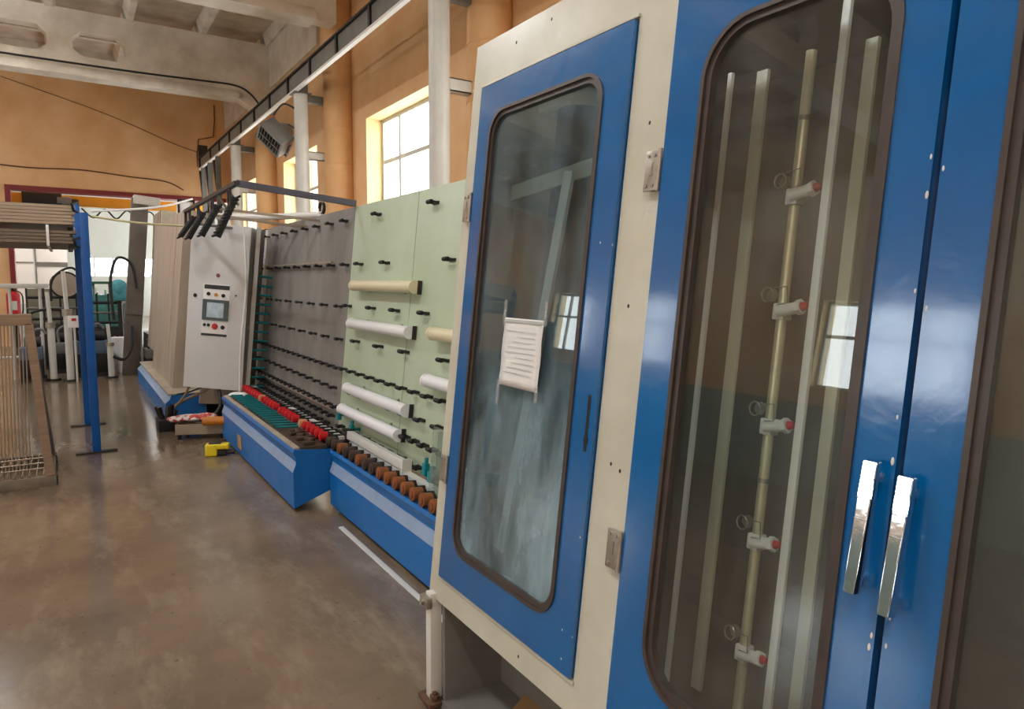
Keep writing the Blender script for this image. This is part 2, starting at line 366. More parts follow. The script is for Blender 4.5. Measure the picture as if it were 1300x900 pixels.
for (x, y) in ((-1.5, 3.2), (-1.5, -1.5), (-1.6, 7.8), (-1.6, 12.4), (-5.5, -2.0), (-4.6, 17.2), (-5.0, -5.0)):
    luminaire(x, y, 5.62, FILL_W, 'slim white fill luminaire added under the ribbed ceiling, ' + {3.2: 'beside the washer cabinet', -1.5: 'behind the camera, nearest the washer', 7.8: 'above the control cabinet', 12.4: 'above the pump units', -2.0: 'behind the camera by the left wall', 17.2: 'beside the far orange wall', -5.0: 'nearest the rear wall'}[y])
for (x, y) in ((-2.5, 23), (2, 23), (-2.5, 28), (2.4, 28)):  # unseen lamps added to brighten the next hall
    luminaire(x, y, 5.2, 60, 'slim white fill luminaire added in the next hall, %s and %s' % ('left' if x < 0 else 'right', 'near the portal' if y < 25 else 'near the far windows'))

# ================================================================== WASHER CABINET
X0 = 1.02
wa = thing('washer_cabinet', 'large pale glass-washing cabinet with blue glazed doors, nearest on the right', 'machine', (X0, 1.0, 0), (0, LEAN, 0))
OY = 1.0
F = lambda a, b, d: (d, a-OY, b)
D1 = (1.345, 2.115, .505, 2.225); DD = (-.21, 1.205, .505, 2.225)
def frame_front():
    # pale sheet with two door openings
    b = B(); x0, x1 = 0, .03
    b.ring(rrect(1.275, 2.19, .41, 2.385, .001, 8), rrect(D1[0], D1[1], D1[2], D1[3], .001, 8), F, x0, x1)
    b.ring(rrect(-.32, 1.275, .41, 2.385, .001, 8), rrect(DD[0], DD[1], DD[2], DD[3], .001, 8), F, x0, x1)
    return b
obj('front_frame', frame_front(), PALE, wa)
obj('left_side_panel', B().box((.03, 2.16-OY, .41), (.9, 2.19-OY, 2.385)), PALE, wa)
obj('right_side_panel', B().box((.03, -.32-OY, .41), (.9, -.29-OY, 2.385)), PALE, wa)
obj('rear_panel', B().box((.88, -.29-OY, .41), (.9, 2.16-OY, 2.385)), INSIDE, wa)
obj('roof_panel', B().box((.42, -.29-OY, 2.37), (.88, 2.16-OY, 2.385)), INSIDE, wa)
obj('tank_floor', B().box((.03, -.29-OY, .41), (.88, 2.16-OY, .44)), INSIDE, wa)
obj('door_lip', B().box((-.008, D1[0]-.004-OY, D1[3]+.001), (.001, D1[1]+.008-OY, D1[3]+.010), .001), PALE, wa)
obj('door_lip', B().box((-.006, D1[0]-.004-OY, D1[2]-.010), (.001, D1[1]+.008-OY, D1[2]-.001), .001), PALE, wa)
def washer_door(y0, y1, z0, z1, win, glass, r=.09):
    d = obj('door', B().ring(rrect(y0, y1, z0, z1, .004, 8), rrect(*win, r, 8), F, -.012, .022), BLUE, wa)
    wy0, wy1, wz0, wz1 = win; g = .022
    obj('gasket', B().ring(rrect(wy0-.002, wy1+.002, wz0-.002, wz1+.002, r, 8), rrect(wy0+.008, wy1-.008, wz0+.008, wz1-.008, r-.008, 8), F, -.017, .0).ring(
        rrect(wy0+.008, wy1-.008, wz0+.008, wz1-.008, r-.008, 8), rrect(wy0+g, wy1-g, wz0+g, wz1-g, r-g, 8), F, -.010, .01), BRN, d)
    obj('glass_pane', B().prism(rrect(wy0+.012, wy1-.012, wz0+.012, wz1-.012, r-.012, 8), F, .0, .004), glass, d, 0)
    return d
d1 = washer_door(D1[0]+.004, D1[1]-.004, D1[2]+.004, D1[3]-.004, (1.445, 2.03, .625, 2.125), DIRTY, .085)
# lever slot
obj('lever_slot', B().box((-.0125, 1.372-OY, 1.112), (-.008, 1.384-OY, 1.262)).box((-.014, 1.37-OY, 1.135), (-.0115, 1.386-OY, 1.15)), BLACK, d1)
d2 = washer_door(.585, DD[1]-.004, DD[2]+.004, DD[3]-.004, (.66, 1.10, .62, 2.125), DOORG, .12)
d3 = washer_door(DD[0]+.004, .572, DD[2]+.004, DD[3]-.004, (-.13, .485, .62, 2.125), DOORG, .12)
def chrome_handle(y, z0, z1, par):
    prof = [(-.02, 0), (-.046, .006), (-.05, .03), (-.05, z1-z0-.02), (-.046, z1-z0), (-.02, z1-z0)]
    b = B()
    hw0, hw1 = .0125, .009
    # tapered pull: narrower at its lower end, standing on two feet
    vs = []
    for i, (x, h) in enumerate([(-.036, 0), (-.062, .004), (-.042, z1-z0-.003), (-.026, z1-z0)]):
        wd = hw1+(hw0-hw1)*(h/(z1-z0))
        vs.append([b.bm.verts.new((x, y-OY+sg*wd, z0+h)) for sg in (-1, 1)])
    for i in range(4):
        j = (i+1) % 4; b.bm.faces.new((vs[i][0], vs[j][0], vs[j][1], vs[i][1]))
    b.bm.faces.new([v[0] for v in vs]); b.bm.faces.new([v[1] for v in vs][::-1])
    bmesh.ops.bevel(b.bm, geom=list(b.bm.edges), offset=.0016, segments=2, affect='EDGES')
    for zz in (z0+.02, z1-.03): b.box((-.032, y-OY-.007, zz-.008), (-.011, y-OY+.007, zz+.008), .002)
    # film crumpled round the upper end
    for q in range(3): b.box((-.0465-.003*q, y-OY-.0135+.001*q, z1-.03-.035*q), (-.030, y-OY+.0135, z1-.032-.035*q+.003), .0006, 1)
    return obj('handle', b, CHROME, par, label='tall chrome pull handle')
chrome_handle(.612, 1.035, 1.262, d2); chrome_handle(.553, 1.02, 1.25, d3)
def hinge(y, z, par, pal=.027):
    b = B().box((-.018, y-OY-pal, z-.048), (-.012, y-OY+.006, z+.048), .0015).cyl((-.02, y-OY+.008, z-.05), (-.02, y-OY+.008, z+.05), .0065, n=10)
    for dy, dz in ((-.019, -.036), (-.019, .036), (-.004, -.036), (-.004, .036)): b.cyl((-.018, y-OY+dy, z+dz), (-.0215, y-OY+dy, z+dz), .0045, n=8)
    b.box((-.0205, y-OY-.014, z-.012), (-.017, y-OY-.008, z+.02), .001)
    return obj('hinge', b, ZINC, par)
# hinges of the double door sit on the pale strip, those of the single door on its outer edge
def hinge_m(y, z, par):
    b = B().box((-.018, y-OY-.004, z-.048), (-.012, y-OY+.040, z+.048), .0015).cyl((-.016, y-OY-.006, z-.05), (-.016, y-OY-.006, z+.05), .0055, n=10)
    for dy, dz in ((.030, -.036), (.030, .036), (.008, -.036), (.008, .036)): b.cyl((-.018, y-OY+dy, z+dz), (-.0205, y-OY+dy, z+dz), .0045, n=8)
    b.box((-.0200, y-OY+.014, z-.012), (-.018, y-OY+.022, z+.02), .0006)
    return obj('hinge', b, ZINC, par)
hinge_m(1.212, 1.825, d2); hinge_m(1.212, .90, d2)
hinge_m(2.12, 1.815, d1); hinge_m(2.12, .89, d1)
for z in (1.825, .90): hinge(-.225, z, d3)
# chips and stuck marks on the pale frame
b = B()
for (y, z) in ((1.93, 2.33), (1.74, 2.345), (1.56, 2.36), (1.27, 1.95), (1.28, 1.5), (1.285, 1.1), (1.25, 1.09), (1.6, .45)): b.sph((-.0005, y-OY, z), .004, (.3, 1, 1.3), 6)
obj('paint_chip', b, DARK, wa)
b = B(); rc = random.Random(5)
for _ in range(14): b.sph((-.0125, (.59 if rc.random() < .5 else .567)-OY+rc.uniform(-.003, .003), rc.choice((1.72, 1.3, 1.55, .98, .9, 1.15))+rc.uniform(-.05, .05)), rc.uniform(.0012, .003), (.3, 1, 2.5), 6)
for _ in range(6): b.sph((-.0125, 1.36-OY+rc.uniform(-.012, .04), rc.choice((1.62, 1.5, .62, .95))+rc.uniform(-.08, .08)), rc.uniform(.001, .0022), (.3, 1, 1.4), 6)
obj('bare_chip', b, COLW, wa)['kind'] = 'stuff'
# inside: supports, spray pipe with clamps
def strip(y, z0, z1, x, wd, mt, name='guide_and_reflection_strip'):
    return obj(name, B().box((x, y-wd/2-OY, z0), (x+.012, y+wd/2-OY, z1), .002), mt, wa)
strip(1.30, .46, 2.16, .30, .014, WHITE); strip(1.21, .48, 2.15, .32, .034, PALE); strip(.95, .44, 2.3, .26, .020, WHITE); strip(.905, .48, 2.14, .30, .03, PALE)  # the two wide PALE strips stand in for reflections in the pane
strip(.28, .46, 2.16, .30, .03, PALE); strip(.10, .46, 2.2, .28, .02, WHITE)
def spray_pipe(y):
    sp = obj('spray_pipe', B().cyl((.30, y-OY, .50), (.30, y-OY, 2.15), .013, n=14).sph((.30, y-OY, .50), .016), BRASS, wa)
    for z in (.66, .945, 1.235, 1.52, 1.80):
        obj('pipe_clamp', B().box((.282, y-.016-OY, z-.02), (.318, y+.016-OY, z+.02), .004).cyl((.285, y-OY, z), (.285, y-.055-OY, z+.012), .015, n=14).cyl((.285, y-.05-OY, z+.011), (.285, y-.062-OY, z+.014), .019, n=6), WHITE, sp)
        obj('nozzle_tip', B().cyl((.285, y-.062-OY, z+.014), (.285, y-.078-OY, z+.018), .011, .008, n=10), RED, sp, label='red nozzle tip')
        obj('wire_clip', B().tube([(.27, y+.012-OY, z+.055), (.265, y-.03-OY, z+.06), (.265, y-.034-OY, z+.02), (.27, y-.005-OY, z+.015)], .0016, 5).tube([(.28, y+.034+.016*math.cos(t*.7)-OY, z+.04+.018*math.sin(t*.7)) for t in range(9)], .0022, 5, closed=True).cyl((.30, y+.034-OY, z+.04), (.306, y+.034-OY, z+.04), .016, n=12), ZINC, sp)
    for z in (1.99, 1.1): obj('pipe_ring', B().cyl((.30, y-OY, z-.006), (.30, y-OY, z+.006), .014, n=12), ZINC, sp)
spray_pipe(1.055); spray_pipe(.19)
# raking braces behind the splashed pane
def bar(p, q, wd, mt, name, par):
    p, q = Vector(p), Vector(q); d = (q-p).normalized(); s_ = Vector((1, 0, 0)).cross(d).normalized()*wd/2; t = Vector((.012, 0, 0))
    b = B(); b.bm.verts.ensure_lookup_table(); v = [b.bm.verts.new(c) for c in (p-s_, p+s_, q+s_, q-s_, p-s_+t, p+s_+t, q+s_+t, q-s_+t)]
    for f in ((0, 1, 2, 3), (7, 6, 5, 4), (0, 4, 5, 1), (1, 5, 6, 2), (2, 6, 7, 3), (3, 7, 4, 0)): b.bm.faces.new([v[i] for i in f])
    return obj(name, b, mt, par)
bar((.03, 1.625-OY, 1.885), (.03, 1.80-OY, .70), .04, WHITE, 'brace', wa)
bar((.07, 1.56-OY, 1.90), (.07, 1.99-OY, 1.865), .05, PALE, 'brace', wa)
bar((.04, 1.48-OY, 1.0), (.04, 1.60-OY, .64), .05, PALE, 'brace', wa)
obj('brush_roller', B().cyl((.32, 1.72-OY, .6), (.32, 1.72-OY, 2.2), .11, n=20), mat('brush_blue_grey', '4a6070', .7, var=.3, scale=5), wa)
obj('brush_roller', B().cyl((.34, 1.99-OY, .6), (.34, 1.99-OY, 2.2), .09, n=20), mat('brush_blue_grey', '4a6070', .7), wa)
# legs and plinth below (vertical, counter-leaned)
lg = obj('leg', B().box((-.01, -.02, 0), (.035, .02, .41), .003), COLW, wa); lg.rotation_euler = (0, -LEAN, 0)
lg.location = Matrix.Rotation(-LEAN, 3, 'Y') @ Vector((.03, 1.155, .02))
obj('levelling_foot', B().box((-.03, -.05, .012), (.06, .05, .03), .004).cyl((.015, 0, 0), (.015, 0, .012), .022, n=12).cyl((.0, -.03, .03), (.0, -.03, .06), .009, n=8).cyl((.0, -.03, .04), (.0, -.03, .052), .018, n=6), mat('rusty_iron', '6e4f3d', .7, metal=.3, var=.4, scale=20), lg).location = (0, 0, -.02)
obj('corner_bolt', B().box((-.03, -.03, .36), (-.008, .03, .40), .004).cyl((-.04, 0, .38), (-.03, 0, .38), .012, n=6), ZINC, lg)
lg2 = obj('leg', B().box((-.01, -.02, 0), (.035, .02, .41), .003), COLW, wa); lg2.rotation_euler = (0, -LEAN, 0)
lg2.location = Matrix.Rotation(-LEAN, 3, 'Y') @ Vector((.03, -1.27, .0))
pb = obj('plinth_plate', B().box((.05, -1.28, .0), (.80, 1.12, .03)).box((.06, 1.10, .03), (.75, 1.12, .39)).box((.30, -1.28, .03), (.32, 1.1, .37)), STEEL, wa); pb.rotation_euler = (0, -LEAN, 0)

# document sheet taped on the splashed door
doc = thing('paper_sheet', 'printed sheet in a plastic sleeve taped to the first glazed blue door', 'paper', (X0, 1.71, 0), (0, LEAN, 0))
b = B(); nseg = 10
rows = []
for i in range(nseg+1):
    z = 1.235+(1.445-1.235)*i/nseg; rows.append([b.bm.verts.new((-.0195-.0012*math.sin(i*1.1+j*1.3)-.0006*((i+j) % 2), -.105+.21*j/6, z)) for j in range(7)])
for i in range(nseg):
    for j in range(6): b.bm.faces.new((rows[i][j], rows[i][j+1], rows[i+1][j+1], rows[i+1][j]))
sh = obj('sheet', b, PAPER, doc, 80)
sm = sh.modifiers.new('solid', 'SOLIDIFY'); sm.thickness = .001
b = B()
for i in range(9): b.box((-.0235, -.08+.01*(i % 3), 1.405-.016*i), (-.0228, .085-.02*((i*7) % 4), 1.4065-.016*i))
obj('printed_lines', b, INK, doc)
obj('top_band', B().box((-.0238, -.10, 1.432), (-.0222, .10, 1.441)), INK, doc)
for (y, z0, z1) in ((.107, 1.42, 1.50), (-.11, 1.43, 1.50), (.109, 1.17, 1.25), (-.10, 1.205, 1.25)): obj('tape', B().box((-.0215, y-.007, z0), (-.0185, y+.007, z1), .0005), pane_mat('sticky_tape', (.9, .9, .9), base=.18, filmcol=(.7, .7, .68)), doc)

cs = B()
cs.box((0, 0, 0), (.45, .5, .012), .003, rot=Matrix.Rotation(R(-9), 4, 'Y') @ Matrix.Rotation(R(24), 4, 'Z'))
o = obj('cardboard_sheet', cs, CARD); o.location = (1.11, 1.42, .055)
tag(o, 'brown cardboard sheet lying on the floor under the washer cabinet', 'cardboard')

# ================================================================== CONVEYORS
PXX = 1.65
# plinth profile (x toward +X): front vertical, sloped stripe, top
def plinth(name_root, xf, depth, y0, y1, ztop, taper=True):
    """front plate leaning base; returns bmesh pieces as parts"""
    z0 = .03
    body = [(xf+.0, z0), (xf+.0, ztop-.15), (xf+.02, ztop-.10), (xf+.02, ztop-.06), (xf+.0, ztop-.02), (xf+.01, ztop), (xf+depth, ztop-.03), (xf+depth, ztop-.30)]
    f = lambda a, b_, d: (a-xf, d-y0, b_)
    o = obj('plinth', B().prism(body, f, y0, y1), BLUEB, name_root)
    obj('stripe', B().prism([(xf-.003, ztop-.155), (xf-.003, ztop-.15), (xf+.017, ztop-.10), (xf+.017, ztop-.085), (xf+.024, ztop-.085), (xf+.024, ztop-.12)], f, y0+.004, y1-.004), STRIPE, name_root)
    return o
# green board station
g = thing('inspection_station', 'sage green board station with brown transport rollers on a blue plinth', 'machine', (1.44, 2.35, 0))
plinth(g, 1.44, .22, 2.35, 4.50, .41)
G = Matrix.Rotation(-0, 3, 'Y')
def leanroot(par, wx, wy):   # empties cannot nest deeper, so leaned parts get their own transform
    def place(o, yy, zz, xx=0):
        """put part at local lean coordinates: xx depth off plane, yy world Y, zz along the board"""
        p = Vector((PXX, 0, 0))+Vector((xx*CL+zz*math.sin(LEAN), yy, zz*CL-xx*math.sin(LEAN)))
        o.location = p-Vector((wx, wy, 0)); o.rotation_euler = (0, LEAN, 0); return o
    return place
pg = leanroot(g, 1.44, 2.35)
pg(obj('board', B().box((0, 0, 0), (.04, 3.37, 1.70), .003), GREEN, g), 1.68+.0, .42).location.y = 1.70-2.35+.0
g.children  # board spans Y 1.70..5.07
pg(obj('board_seam', B().box((-.001, -.002, 0), (.002, .002, 1.70)), STEEL, g), 3.95, .42)
pg(obj('rear_frame', B().box((.04, 0, -.4), (.10, 3.2, -.30)).box((.04, 0, 0), (.10, .06, 1.66)).box((.04, 1.5, 0), (.10, 1.56, 1.66)).box((.04, 3.1, -.38), (.10, 3.16, 1.66)).box((.04, 0, 1.58), (.10, 3.2, 1.66)), STEEL, g), 1.80, .42)
# board rollers (small black casters standing off the board)
def caster(par, mt=BLACK):
    c = obj('board_roller', B().cyl((-.045, -.032, 0), (-.045, .032, 0), .0115, n=10).cyl((-.045, -.022, 0), (-.045, .022, 0), .0135, n=10), mt, par)
    obj('roller_bracket', B().box((-.04, -.038, -.006), (0, -.032, .006)).box((-.04, .032, -.006), (0, .038, .006)).box((-.008, -.038, -.009), (0, .038, .009)).cyl((-.045, -.042, 0), (-.045, .042, 0), .003, n=6), DARK, c)
    return c
def rows_of(par, place, spec, master):
    first = True
    for z, ys in spec:
        for y in ys:
            o = master if first else inst(master, par); first = False
            place(o, y, z/CL)
ar = lambda a, b, n: [a+(b-a)*i/(n-1) for i in range(n)]
rows_of(g, pg, [(2.01, [3.70, 4.58]), (1.67, [3.43, 4.36, 4.85]), (1.36, [3.70, 4.13, 4.54, 5.02]), (1.11, [3.40, 3.93, 4.35, 4.79]),
                (.885, ar(3.38, 5.0, 10)), (.735, [3.40, 3.63, 3.86, 4.05, 4.55, 4.78]), (.60, ar(3.3, 4.95, 14)), (.46, ar(3.3, 4.95, 12))], caster(g))
# fluorescent tubes lying on the board supports
def lamp_tube(y0, y1, z, mt=TUBE, lab=None, r=.038, r2=None):
    t = thing('tube_lamp', lab, 'lamp', (PXX+z*math.tan(LEAN), (y0+y1)/2, z), (0, LEAN, 0), 'tube covers clipped to the green board')
    h = (y1-y0)/2
    obj('tube', B().cyl((-.045, -h, 0), (-.045, h, 0), r, n=20), mt, t)
    obj('end_cap', B().cyl((-.045, -h-.022, 0), (-.045, -h, 0), r+.003, n=20), mt, t); obj('end_cap', B().cyl((-.045, h, 0), (-.045, h+.02, 0), r+.003, n=20), mt, t)
    obj('end_plate', B().box((-.030, -h-.026, -r-.004), (-.002, -h-.020, r+.004)), DARK, t)
    obj('clip', B().box((-.01, -h*.6-.01, -r-.004), (0, -h*.6+.01, r+.004)).box((-.01, h*.6-.01, -r-.004), (0, h*.6+.01, r+.004)), ZINC, t)
    return t
CRM = mat('cream_tube', 'd9cfae', .3)
lamp_tube(3.82, 4.84, 1.51, CRM, 'cream tubular lamp, topmost on the green board')
lamp_tube(3.84, 4.83, 1.235, TUBE, 'white tubular lamp on the green board, second from the top')
lamp_tube(3.79, 4.80, .765, TUBE, 'white tubular lamp on the green board, upper of the low pair')
lamp_tube(3.87, 4.88, .60, TUBE, 'white tubular lamp on the green board, lower of the low pair')
lamp_tube(2.6, 3.50, 1.25, CRM, 'short-looking cream tube half hidden by the washer cabinet edge, higher one')
lamp_tube(2.6, 3.52, .98, TUBE, 'white tube half hidden by the washer cabinet edge, lower one')
ct = thing('cable_tray', 'narrow cream cable duct low on the green board above the brown rollers', 'duct', (PXX+.47*math.tan(LEAN), 4.1, .47), (0, LEAN, 0))
obj('duct', B().box((-.115, -.48, -.028), (-.07, .46, .028), .004), COLW, ct); obj('end_flange', B().box((-.12, -.5, -.04), (-.06, -.485, .04)), COLW, ct); obj('mounting_arm', B().box((-.08, -.3, -.01), (.0, -.28, .01)), STEEL, ct); obj('mounting_arm', B().box((-.08, .3, -.01), (.0, .32, .01)), STEEL, ct)
obj('end_flange', B().box((-.12, .465, -.04), (-.06, .48, .04)), DARK, ct)
# acrylic guard by the washer inlet
ag = thing('acrylic_guard', 'narrow clear plastic guard standing beside the washer inlet', 'guard', (PXX-.08, 3.2, .36), (0, LEAN, 0))
obj('guard_sheet', B().box((0, -.10, 0), (.004, .06, .42)).box((-.05, -.10, 0), (0, -.096, .42)), ACRY, ag, 0)
# brown transport rollers
def trans_roller(par, mt, rad=.036, ln=.055):
    c = obj('transport_roller', B().cyl((-ln, 0, 0), (0, 0, 0), rad, n=16).cyl((-ln-.006, 0, 0), (-ln, 0, 0), rad*.55, n=12), mt, par)
    obj('roller_hub', B().cyl((0, 0, 0), (.14, 0, 0), .012, n=10).cyl((.006, 0, 0), (.02, 0, 0), .030, n=12), BLACK, c)
    return c
mR, mD = trans_roller(g, RUST), trans_roller(g, DKBR)
n = 22; first = {}
for i in range(n):
    y = 2.5+(4.92-2.5)*i/(n-1); m_ = mD if (i >= 11 and i not in (13, 16)) else mR
    if m_.name in first: o = inst(m_, g)
    else: o = m_; first[m_.name] = 1
    o.location = (1.505-1.44, y-2.35, .442); o.rotation_euler = (0, R(6), 0)
obj('roller_beam', B().box((.14, .0, .30), (.19, 2.15, .445)), COLW, g)
sens = pg(obj('teal_sensor', B().box((-.075, -.02, -.04), (-.045, .02, .03), .003).cyl((-.06, 0, .03), (-.06, 0, .06), .012, n=10).box((-.05, -.01, -.01), (0, .01, .01)), TEAL, g, label='teal sensor block'), 3.42, .50)
for yy, zz in ((3.35, .47), (4.9, .56), (4.62, .50)): pg(inst(sens, g), yy, zz)

# grey board conveyor
c = thing('assembly_conveyor', 'grey board conveyor with red rollers and teal rods on a long blue plinth', 'machine', (1.20, 4.52, 0))
plinth(c, 1.20, .27, 4.52, 7.02, .43)
pc = leanroot(c, 1.20, 4.52)
pc(obj('board', B().box((0, 0, 0), (.04, 2.6, 1.74), .003), GREY, c), 5.075, .38)
pc(obj('board_edge_post', B().box((-.02, 0, 0), (.05, .10, 1.72), .004), COLW, c), 7.70, .38)
pc(obj('orange_edge', B().box((-.005, 0, 0), (.05, .05, 1.72), .004), mat('orange_brown_paint', 'a8622f', .5), c), 7.81, .38)
pc(obj('gap_shade', B().box((.0, 0, 0), (.06, .22, 1.74)), BLACK, c), 7.87, .38)  # black block fills the gap, the gap's shade put into its colour
pc(obj('rear_frame', B().box((.04, .02, -.36), (.10, .08, 1.70)).box((.04, 2.5, -.36), (.10, 2.56, 1.70)).box((.04, .02, 1.6), (.10, 2.56, 1.68)), STEEL, c), 5.08, .38)
pc(obj('edge_rail', B().box((-.05, 0, -.008), (-.035, 2.2, .008)), ALU, c), 5.4, 1.70)
rows_of(c, pc, [(2.01, ar(5.25, 7.7, 8)), (1.67, ar(5.15, 7.8, 9)), (1.35, ar(5.22, 7.75, 8)), (1.10, ar(5.15, 7.8, 9)), (.88, ar(5.12, 7.8, 17)),
                (.72, ar(5.2, 7.7, 13)), (.58, ar(5.12, 7.8, 19)), (.50, ar(5.2, 7.7, 17)), (.43, ar(5.3, 7.5, 14))], caster(c))
pc(obj('low_rail', B().box((-.05, 0, 0), (-.03, 2.5, .02)), ALU, c), 5.15, .56)
mr = trans_roller(c, RED, .032, .05); mo = trans_roller(c, mat('orange_roller', 'c98a62', .5), .034, .05)
fl = 0; fo = 0
for i in range(26):
    y = 4.66+i*.1
    if i in (5, 6, 12, 18): 
        if i == 6 or i == 12: continue
        o = inst(mo, c) if fo else mo; fo = 1
    else: o = inst(mr, c) if fl else mr; fl = 1
    o.location = (1.475-1.2, y-4.52, .468); o.rotation_euler = (0, R(6), 0)
obj('roller_beam', B().box((.35, .1, .30), (.39, 3.2, .46)), COLW, c)
mt_ = obj('teal_rod', B().cyl((-.09, 0, .012), (.09, 0, .0), .0085, n=8).cyl((.09, 0, .0), (.10, 0, -.001), .005, n=6), TEAL, c)
for i in range(18):
    o = mt_ if i == 0 else inst(mt_, c); o.location = (.145, .66+i*.104, .446)
obj('rod_tray', B().box((.055, .02, .41), (.235, 2.5, .434)), DKBR, c)
obj('edge_strip', B().box((.014, .02, .42), (.050, 2.49, .440)), BEIGE, c)
b = B()
for i in range(9): b.box((.09+.02*(i % 3), .06+.06*i, .434), (.17+.02*(i % 4), .09+.06*i, .458), .006, rot=Matrix.Rotation(i*1.1, 4, 'Z'))
obj('drive_link', b, DKBR, c)
obj('tape_patch', B().box((-.006, .0, .08), (-.003, .16, .2)), CARD, c).location = (0, 1.62, 0)
wr_ = obj('white_rag', B().sph((0, 0, 0), .06, (1.2, 1, .4)).sph((.05, -.04, .0), .045, (1, 1.3, .5)).sph((-.02, .05, -.01), .04, (1.2, 1, .5)), WHITE)
wr_.location = (1.32, 6.93, .45); tag(wr_, 'crumpled white rag on the far end of the long blue plinth', 'rag')
mw = thing('metal_offcut', 'small metal part on the floor between the two blue plinths', 'metal part', (1.53, 4.40, 0))
obj('plate', B().box((-.09, -.05, 0), (.09, .05, .012), .002), STEEL, mw); obj('block', B().box((-.03, -.03, .012), (.04, .02, .05), .004), ZINC, mw)
fs = tag(obj('floor_strip', B().box((1.36, 2.3, 0), (1.39, 4.1, .006), .001), COLW), 'white strip on the floor along the foot of the nearer blue plinth', 'strip')

# vertical roller column at the far end of the grey board
vc = thing('roller_column', 'upright white post with short teal rollers beside the control cabinet', 'machine', (1.46, 7.35, 0), (0, LEAN, 0))
obj('post', B().box((-.02, -.02, .0), (.02, .02, 2.09), .003), COLW, vc)
tr = obj('teal_roller', B().cyl((0, -.0, 0), (.16, 0.02, 0), .012, n=10), TEAL, vc)
for i in range(13):
    o = tr if i == 0 else inst(tr, vc); o.location = (.02, .03, .46+i*.095)
obj('cross_tie', B().box((-.02, -.02, 1.05), (-.10, .02, 1.08)), ALU, vc)
vc2 = tag(obj('upright_cable', B().tube([(1.40, 7.2, .36), (1.43, 7.2, .9), (1.50, 7.2, 1.5), (1.50, 7.22, 2.06)], .011, 8, smooth=4), WHITE), 'thin white cable rising beside the grey side of the control cabinet', 'cable')

# ================================================================== PRESS AND CONTROL CABINET
pr = thing('press_housing', 'tall beige press housing on a blue plinth behind the control cabinet', 'machine', (.93, 8.7, 0))
def pl(o, x, y, z): o.location = (x-.93, y-8.7, z); return o
h = pl(obj('housing', B().box((0, 0, .30), (.22, 2.2, 2.36), .006), BEIGE, pr), .93, 8.7, 0); h.rotation_euler = (0, LEAN, 0)
s_ = pl(obj('seam', B().box((-.003, .55, .32), (.001, .56, 2.34)), BEIGE, pr), .93, 8.7, 0); s_.rotation_euler = (0, LEAN, 0)
s_ = pl(obj('upper_extension', B().box((.05, 2.25, .5), (.22, 3.6, 2.42), .006), BEIGE, pr), .93, 8.7, 0); s_.rotation_euler = (0, LEAN, 0)
s_ = pl(obj('rear_body', B().box((.22, -.5, .2), (1.2, 3.5, 2.1), .01), BEIGE, pr), .93, 8.7, 0); s_.rotation_euler = (0, LEAN, 0)
f = lambda a, b_, d: (a-.93, d-8.7, b_)
obj('plinth', B().prism([(.84, .0), (.84, .20), (.885, .24), (.90, .29), (1.25, .29), (1.25, 0)], f, 8.25, 11.8), BLUEB, pr)
obj('stripe', B().prism([(.836, .19), (.836, .2), (.882, .243), (.895, .28), (.90, .28), (.9, .19)], f, 8.26, 11.79), STRIPE, pr)
obj('top_ledge', B().prism([(.87, .285), (.87, .30), (1.2, .30), (1.2, .285)], f, 8.25, 11.8), BEIGE, pr)

CA = R(33)
cx, cy = .905, 7.62
cb = thing('control_cabinet', 'light grey control cabinet with touch screen and buttons, turned to the operator', 'control cabinet', (cx, cy, .0), (0, 0, 0))
M_ = Matrix.Rotation(R(5.0), 4, 'Y') @ Matrix.Rotation(-CA, 4, 'Z')
cb.rotation_euler = M_.to_euler()
W_, H0, H1, DP = .60, .47, 2.13, .34
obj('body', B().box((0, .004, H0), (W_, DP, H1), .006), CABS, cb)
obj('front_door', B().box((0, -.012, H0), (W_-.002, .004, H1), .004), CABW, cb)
# operator panel
px0, px1, pz0, pz1 = .155, .425, 1.0, 1.53
op = obj('operator_panel', B().box((px0, -.016, pz0), (px1, -.012, pz1), .002), WHITE, cb)
obj('label_strip', B().box((px0+.01, -.018, pz1-.05), (px1-.005, -.016, pz1-.008)), LABEL, op); obj('label_strip', B().box((px0+.0, -.018, pz0+.006), (px1-.01, -.016, pz0+.03)), LABEL, op)
obj('bezel', B().ring(rrect(px0+.005, px1-.005, 1.165, 1.375, .008), rrect(px0+.045, px1-.05, 1.195, 1.345, .004), fXZ, -.03, -.016), BEZ, op)
obj('touch_screen', B().box((px0+.044, -.022, 1.194), (px1-.049, -.018, 1.346)), SCREEN, op)
for x, z, mt, r in ((.21, 1.43, BLACK, .015), (.285, 1.425, YEL, .014), (.36, 1.42, BLACK, .015), (.185, 1.115, BLACK, .012), (.225, 1.115, BLACK, .012), (.29, 1.105, RED, .024), (.37, 1.10, BLACK, .016)):
    obj('push_button', B().cyl((x, -.016, z), (x, -.03, z), r, n=14).cyl((x, -.016, z), (x, -.02, z), r*1.3, n=14), mt, op)
obj('badge', B().cyl((.295, -.0125, 1.62), (.295, -.016, 1.62), .02, n=12), mat('dark_red_badge', '7d3a3f', .5), cb)
obj('lock', B().cyl((.075, -.0125, 1.405), (.075, -.02, 1.405), .018, n=12).box((.07, -.026, 1.385), (.08, -.02, 1.425)), DARK, cb)
obj('lock', B().cyl((.485, -.0125, 1.43), (.485, -.016, 1.43), .009, n=8), DARK, cb)
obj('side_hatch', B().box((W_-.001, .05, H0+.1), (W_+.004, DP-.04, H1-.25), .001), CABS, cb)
obj('arm', B().box((W_*.5, DP, 1.2), (W_*.5+.06, DP+.15, 1.4)), CABS, cb)
